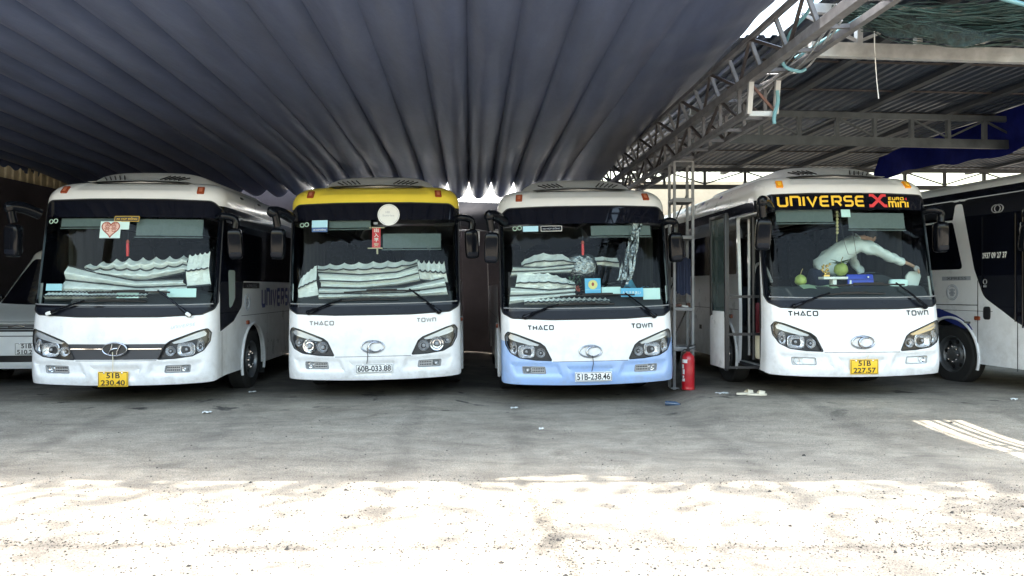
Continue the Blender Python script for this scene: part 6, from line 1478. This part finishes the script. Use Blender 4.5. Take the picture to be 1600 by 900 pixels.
# ------------------------------------------------------------------ van behind the left bus
def van():
    prof = [(-.2, .03), (.30, .03), (.36, 0), (.55, .0), (.70, .03), (.86, .06), (.98, .12), (1.03, .22), (1.12, .50), (1.22, .80), (1.30, .95), (2.05, 1.70), (2.4, 1.74)]
    sh = Shell(W=.92, r=.20, b=.10, L=4.8, zr=2.05, rz=.20, rin=.30, ryf=.40, prof=prof, ins=[(0, 0), (.9, 0), (1.1, .05), (1.25, .06), (2.05, .15), (3, .15)], v0=.30)
    t = thing('van', 'pale grey van with a white two-line plate, mostly hidden behind the left bus', 'van', (-7.52, 11.15, .03), (0, 0, R(4)))
    m_van = mat('pale_grey_van_paint', (.70, .72, .72), .35, coat=.5, back=(.1, .1, .1), var=.03)
    ws = sh.fpoly(rpoly([(-.85, 1.27), (-.84, 1.7), (-.80, 2.02), (.80, 2.02), (.84, 1.7), (.85, 1.27), (.3, 1.25), (-.3, 1.25)], [.05, .2, .06, .06, .2, .05, .1, .1]))
    gr = sh.fpoly(rpoly([(-.55, .985), (.55, .985), (.50, .855), (-.50, .855)], .02))
    lp = [sh.fpoly(rpoly([(-.86, .97), (-.60, .975), (-.58, .80), (-.88, .80)], .03))]; lp.append([(-a, v) for a, v in lp[0]][::-1])
    inl = sh.fpoly(rpoly([(-.60, .50), (.60, .50), (.56, .40), (-.56, .40)], .02))
    regs = [('ws', ws), ('gr', gr), ('lampL', lp[0]), ('lampR', lp[1]), ('inl', inl)]
    for sd in (-1, 1):
        for y in (1.0, 3.7): regs.append(('void', [(sh.sa(sd, y + .38 * math.cos(q), .4), .36 + .38 * math.sin(q)) for q in np.linspace(0, 2 * math.pi, 33)[:-1]]))
        regs.append(('win', sh.spoly(sd, rpoly([(1.60, 1.30), (4.4, 1.30), (4.4, 1.98), (2.20, 1.98)], .05))))
    sh.triangulate(regs, .04, .16)
    rv, rf = sh.roof(); sh.make('body', 'body', m_van, t, rim=.02, extra=(rv, rf)); sh.make('ws', 'windscreen', m_blackgl, t, off=.002, rim=.01)
    g = sh.make('gr', 'grille', m_house, t, off=-.03, rim=0); sl = MB()
    for z in (.89, .925, .96): sl.tube(sh.fmap([(x, z) for x in np.linspace(-.52, .52, 14)], -.005), .009, 6)
    sl.build('grille_slat', m_greyp, g); MB().tube(sh.fmap([(-.12, .925), (0, .94), (.12, .925)], .01), .014, 8).build('emblem', m_chrome, g)
    for n_ in ('lampL', 'lampR'): h = sh.make(n_, 'headlight', m_chromeb, t, off=-.02, rim=0); sh.make(n_, 'lens_cover', m_lens, h, off=.002, rim=0)
    for n_ in ('win',): sh.make(n_, 'side_window', m_blackgl, t, off=.002, rim=.01)
    sh.make('inl', 'air_intake', m_black, t, off=-.03, rim=0)
    sm = MB(); seam_line(sm, sh, [(-.7, .79), (.7, .79)], .014); seam_line(sm, sh, [(-.62, 1.0), (.62, 1.0)], .006); sm.build('panel_gap', m_seam, t, smooth=0, fix=False)
    MB().box((.25, .93, 1.285), (.5, .12, .02), Euler((R(20), 0, 0)).to_matrix()).build('wiper_cowl', m_black, t)
    number_plate(sh, t, .20, .60, ['51B', '510.28'], 'w', .34, .19)
    for sd in (-1, 1):
        for y in (1.0, 3.7): wheel(t, sd * .80, y, .36, sd, .33)
    MB().box((0, 2.4, .38), (1.3, 4.4, .2)).build('chassis', m_under, t)
    for sd in (-1, 1): MB().sbox((sd * 1.02, 1.35, 1.30), (.18, .10, .22), .4).build('mirror', m_blackp, t, smooth=60)
van()

# ------------------------------------------------------------------ lines, net and camera on the girder
def net():
    rn = random.Random(21); b = MB(); A = Vector((2.95, 6.9, H + 2.40)); 
    for k in range(170):
        u0 = rn.uniform(0, 1); L = rn.uniform(.25, 1.0); p = []; dz = rn.uniform(-.25, .12); dy = rn.uniform(-.35, .35); ph = rn.uniform(0, 6); sag = rn.uniform(.05, .32)
        for i in range(9):
            u = u0 + (L) * i / 8; x = 2.95 + 2.3 * min(u, 1.35); v = min(u, 1.35) / 1.35
            p.append(Vector((x, 6.85 + dy * (.3 + v) + .05 * math.sin(ph + i), H + 2.56 + .20 * v + dz * (.35 + v) - sag * math.sin(math.pi * v) * (1 - .4 * v) + .02 * math.sin(ph * 2 + i * 1.3))))
        b.tube(p, rn.choice([.003, .004, .006]), 4, cap=False)
    s = MB()
    def f(u, v): 
        w = .28 * math.sin(math.pi * min(1, u * 1.15 + .06)); return (3.0 + 3.1 * u, 6.9 + .25 * math.sin(u * 9 + v * 5) * .4 + .3 * (v - .5), H + 2.60 + .14 * u - .26 * math.sin(math.pi * u) * .9 + (v - .5) * (w + .06) * 1.25 + .03 * math.sin(u * 31 + v * 12))
    s.grid(f, np.linspace(0, 1, 60), np.linspace(0, 1, 12))
    o = s.build('shade_net', mat('dark_green_net', (.010, .024, .024), .8, var=.7, vscale=14, bump=1.0, bscale=22, bdist=.05), None, smooth=60, fix=False); tag(o, 'bundled dark green shade net sagging from the girder under the roof edge', 'net')
    b.build('net_strand', mat('green_net_strand', (.018, .045, .043), .6, var=.8, vscale=10), o, smooth=60, fix=False)
net()
def hose(pts, r, mt, label):
    o = MB().tube(smooth_path(pts, 8), r, 8).build('hose', mt, None, smooth=60); tag(o, label, 'hose', 'pale cyan hoses tied along the girder'); return o
m_hose = mat('pale_cyan_hose', (.12, .28, .33), .4)
hose([(2.60, 6.3, 4.25), (2.66, 6.6, 4.05), (2.58, 6.9, 3.90), (2.62, 7.15, 3.72), (2.78, 7.2, 3.66), (2.86, 7.2, 3.68)], .016, m_hose, 'cyan hose hanging in a loop from the front of the girder')
hose([(2.78, 7.75, 3.62), (2.79, 7.76, 3.50), (2.75, 7.75, 3.36), (2.75, 7.75, 3.27)], .020, m_hose, 'short cyan hose end dangling below the girder')
hose([(3.15, 6.35, 4.28), (3.30, 6.5, 4.10), (3.05, 6.9, 3.95), (2.80, 7.3, 3.82)], .018, m_hose, 'cyan hose lying along the open side of the girder')
hose([(3.6, 6.0, 4.02), (4.0, 6.1, 3.95), (4.6, 6.4, 3.96), (5.6, 7.0, 4.03), (7.2, 7.4, 4.1)], .018, m_hose, 'cyan hose running under the corrugated roof to the right edge')
def camera_thing():
    t = thing('security_camera', 'small white security camera on a bracket at the open end of the girder', 'security camera', (2.86, 7.55, 3.99))
    MB().lathe([(.001, 0), (.032, 0), (.036, .01), (.036, .12), (.03, .13), (.001, .125)], 18, (0, 0, 0), (.95, -.3, -.12)).build('housing', m_cream, t); MB().box((.07, -.02, .035), (.16, .09, .008), Euler((0, .1, -.3)).to_matrix()).build('sun_cover', m_paper, t)
    MB().tube([(0, 0, 0), (-.05, .02, -.02), (-.08, .03, .05)], .014, 8).build('bracket', m_greyp, t)
camera_thing()
o = MB().tube([(3.55, 7.25, 4.24), (3.57, 7.28, 3.9), (3.60, 7.3, 3.60), (3.62, 7.3, 3.42)], .0045, 5).build('string', m_paper, None); tag(o, 'thin pale string hanging from the nearest roof truss', 'string')
cab = MB(); rn = random.Random(3)
for k in range(7):
    p = [(2.62 + rn.uniform(0, .3), 6.2 + q * 1.1 + rn.uniform(-.1, .1), 3.80 + rn.uniform(-.1, .12)) for q in range(5)]; cab.tube(smooth_path(p, 6), rn.choice([.005, .007, .009]), 5)
o = cab.build('cable_bundle', m_greyp, None, smooth=60); tag(o, 'loose grey cables strung along the lattice girder', 'cables')
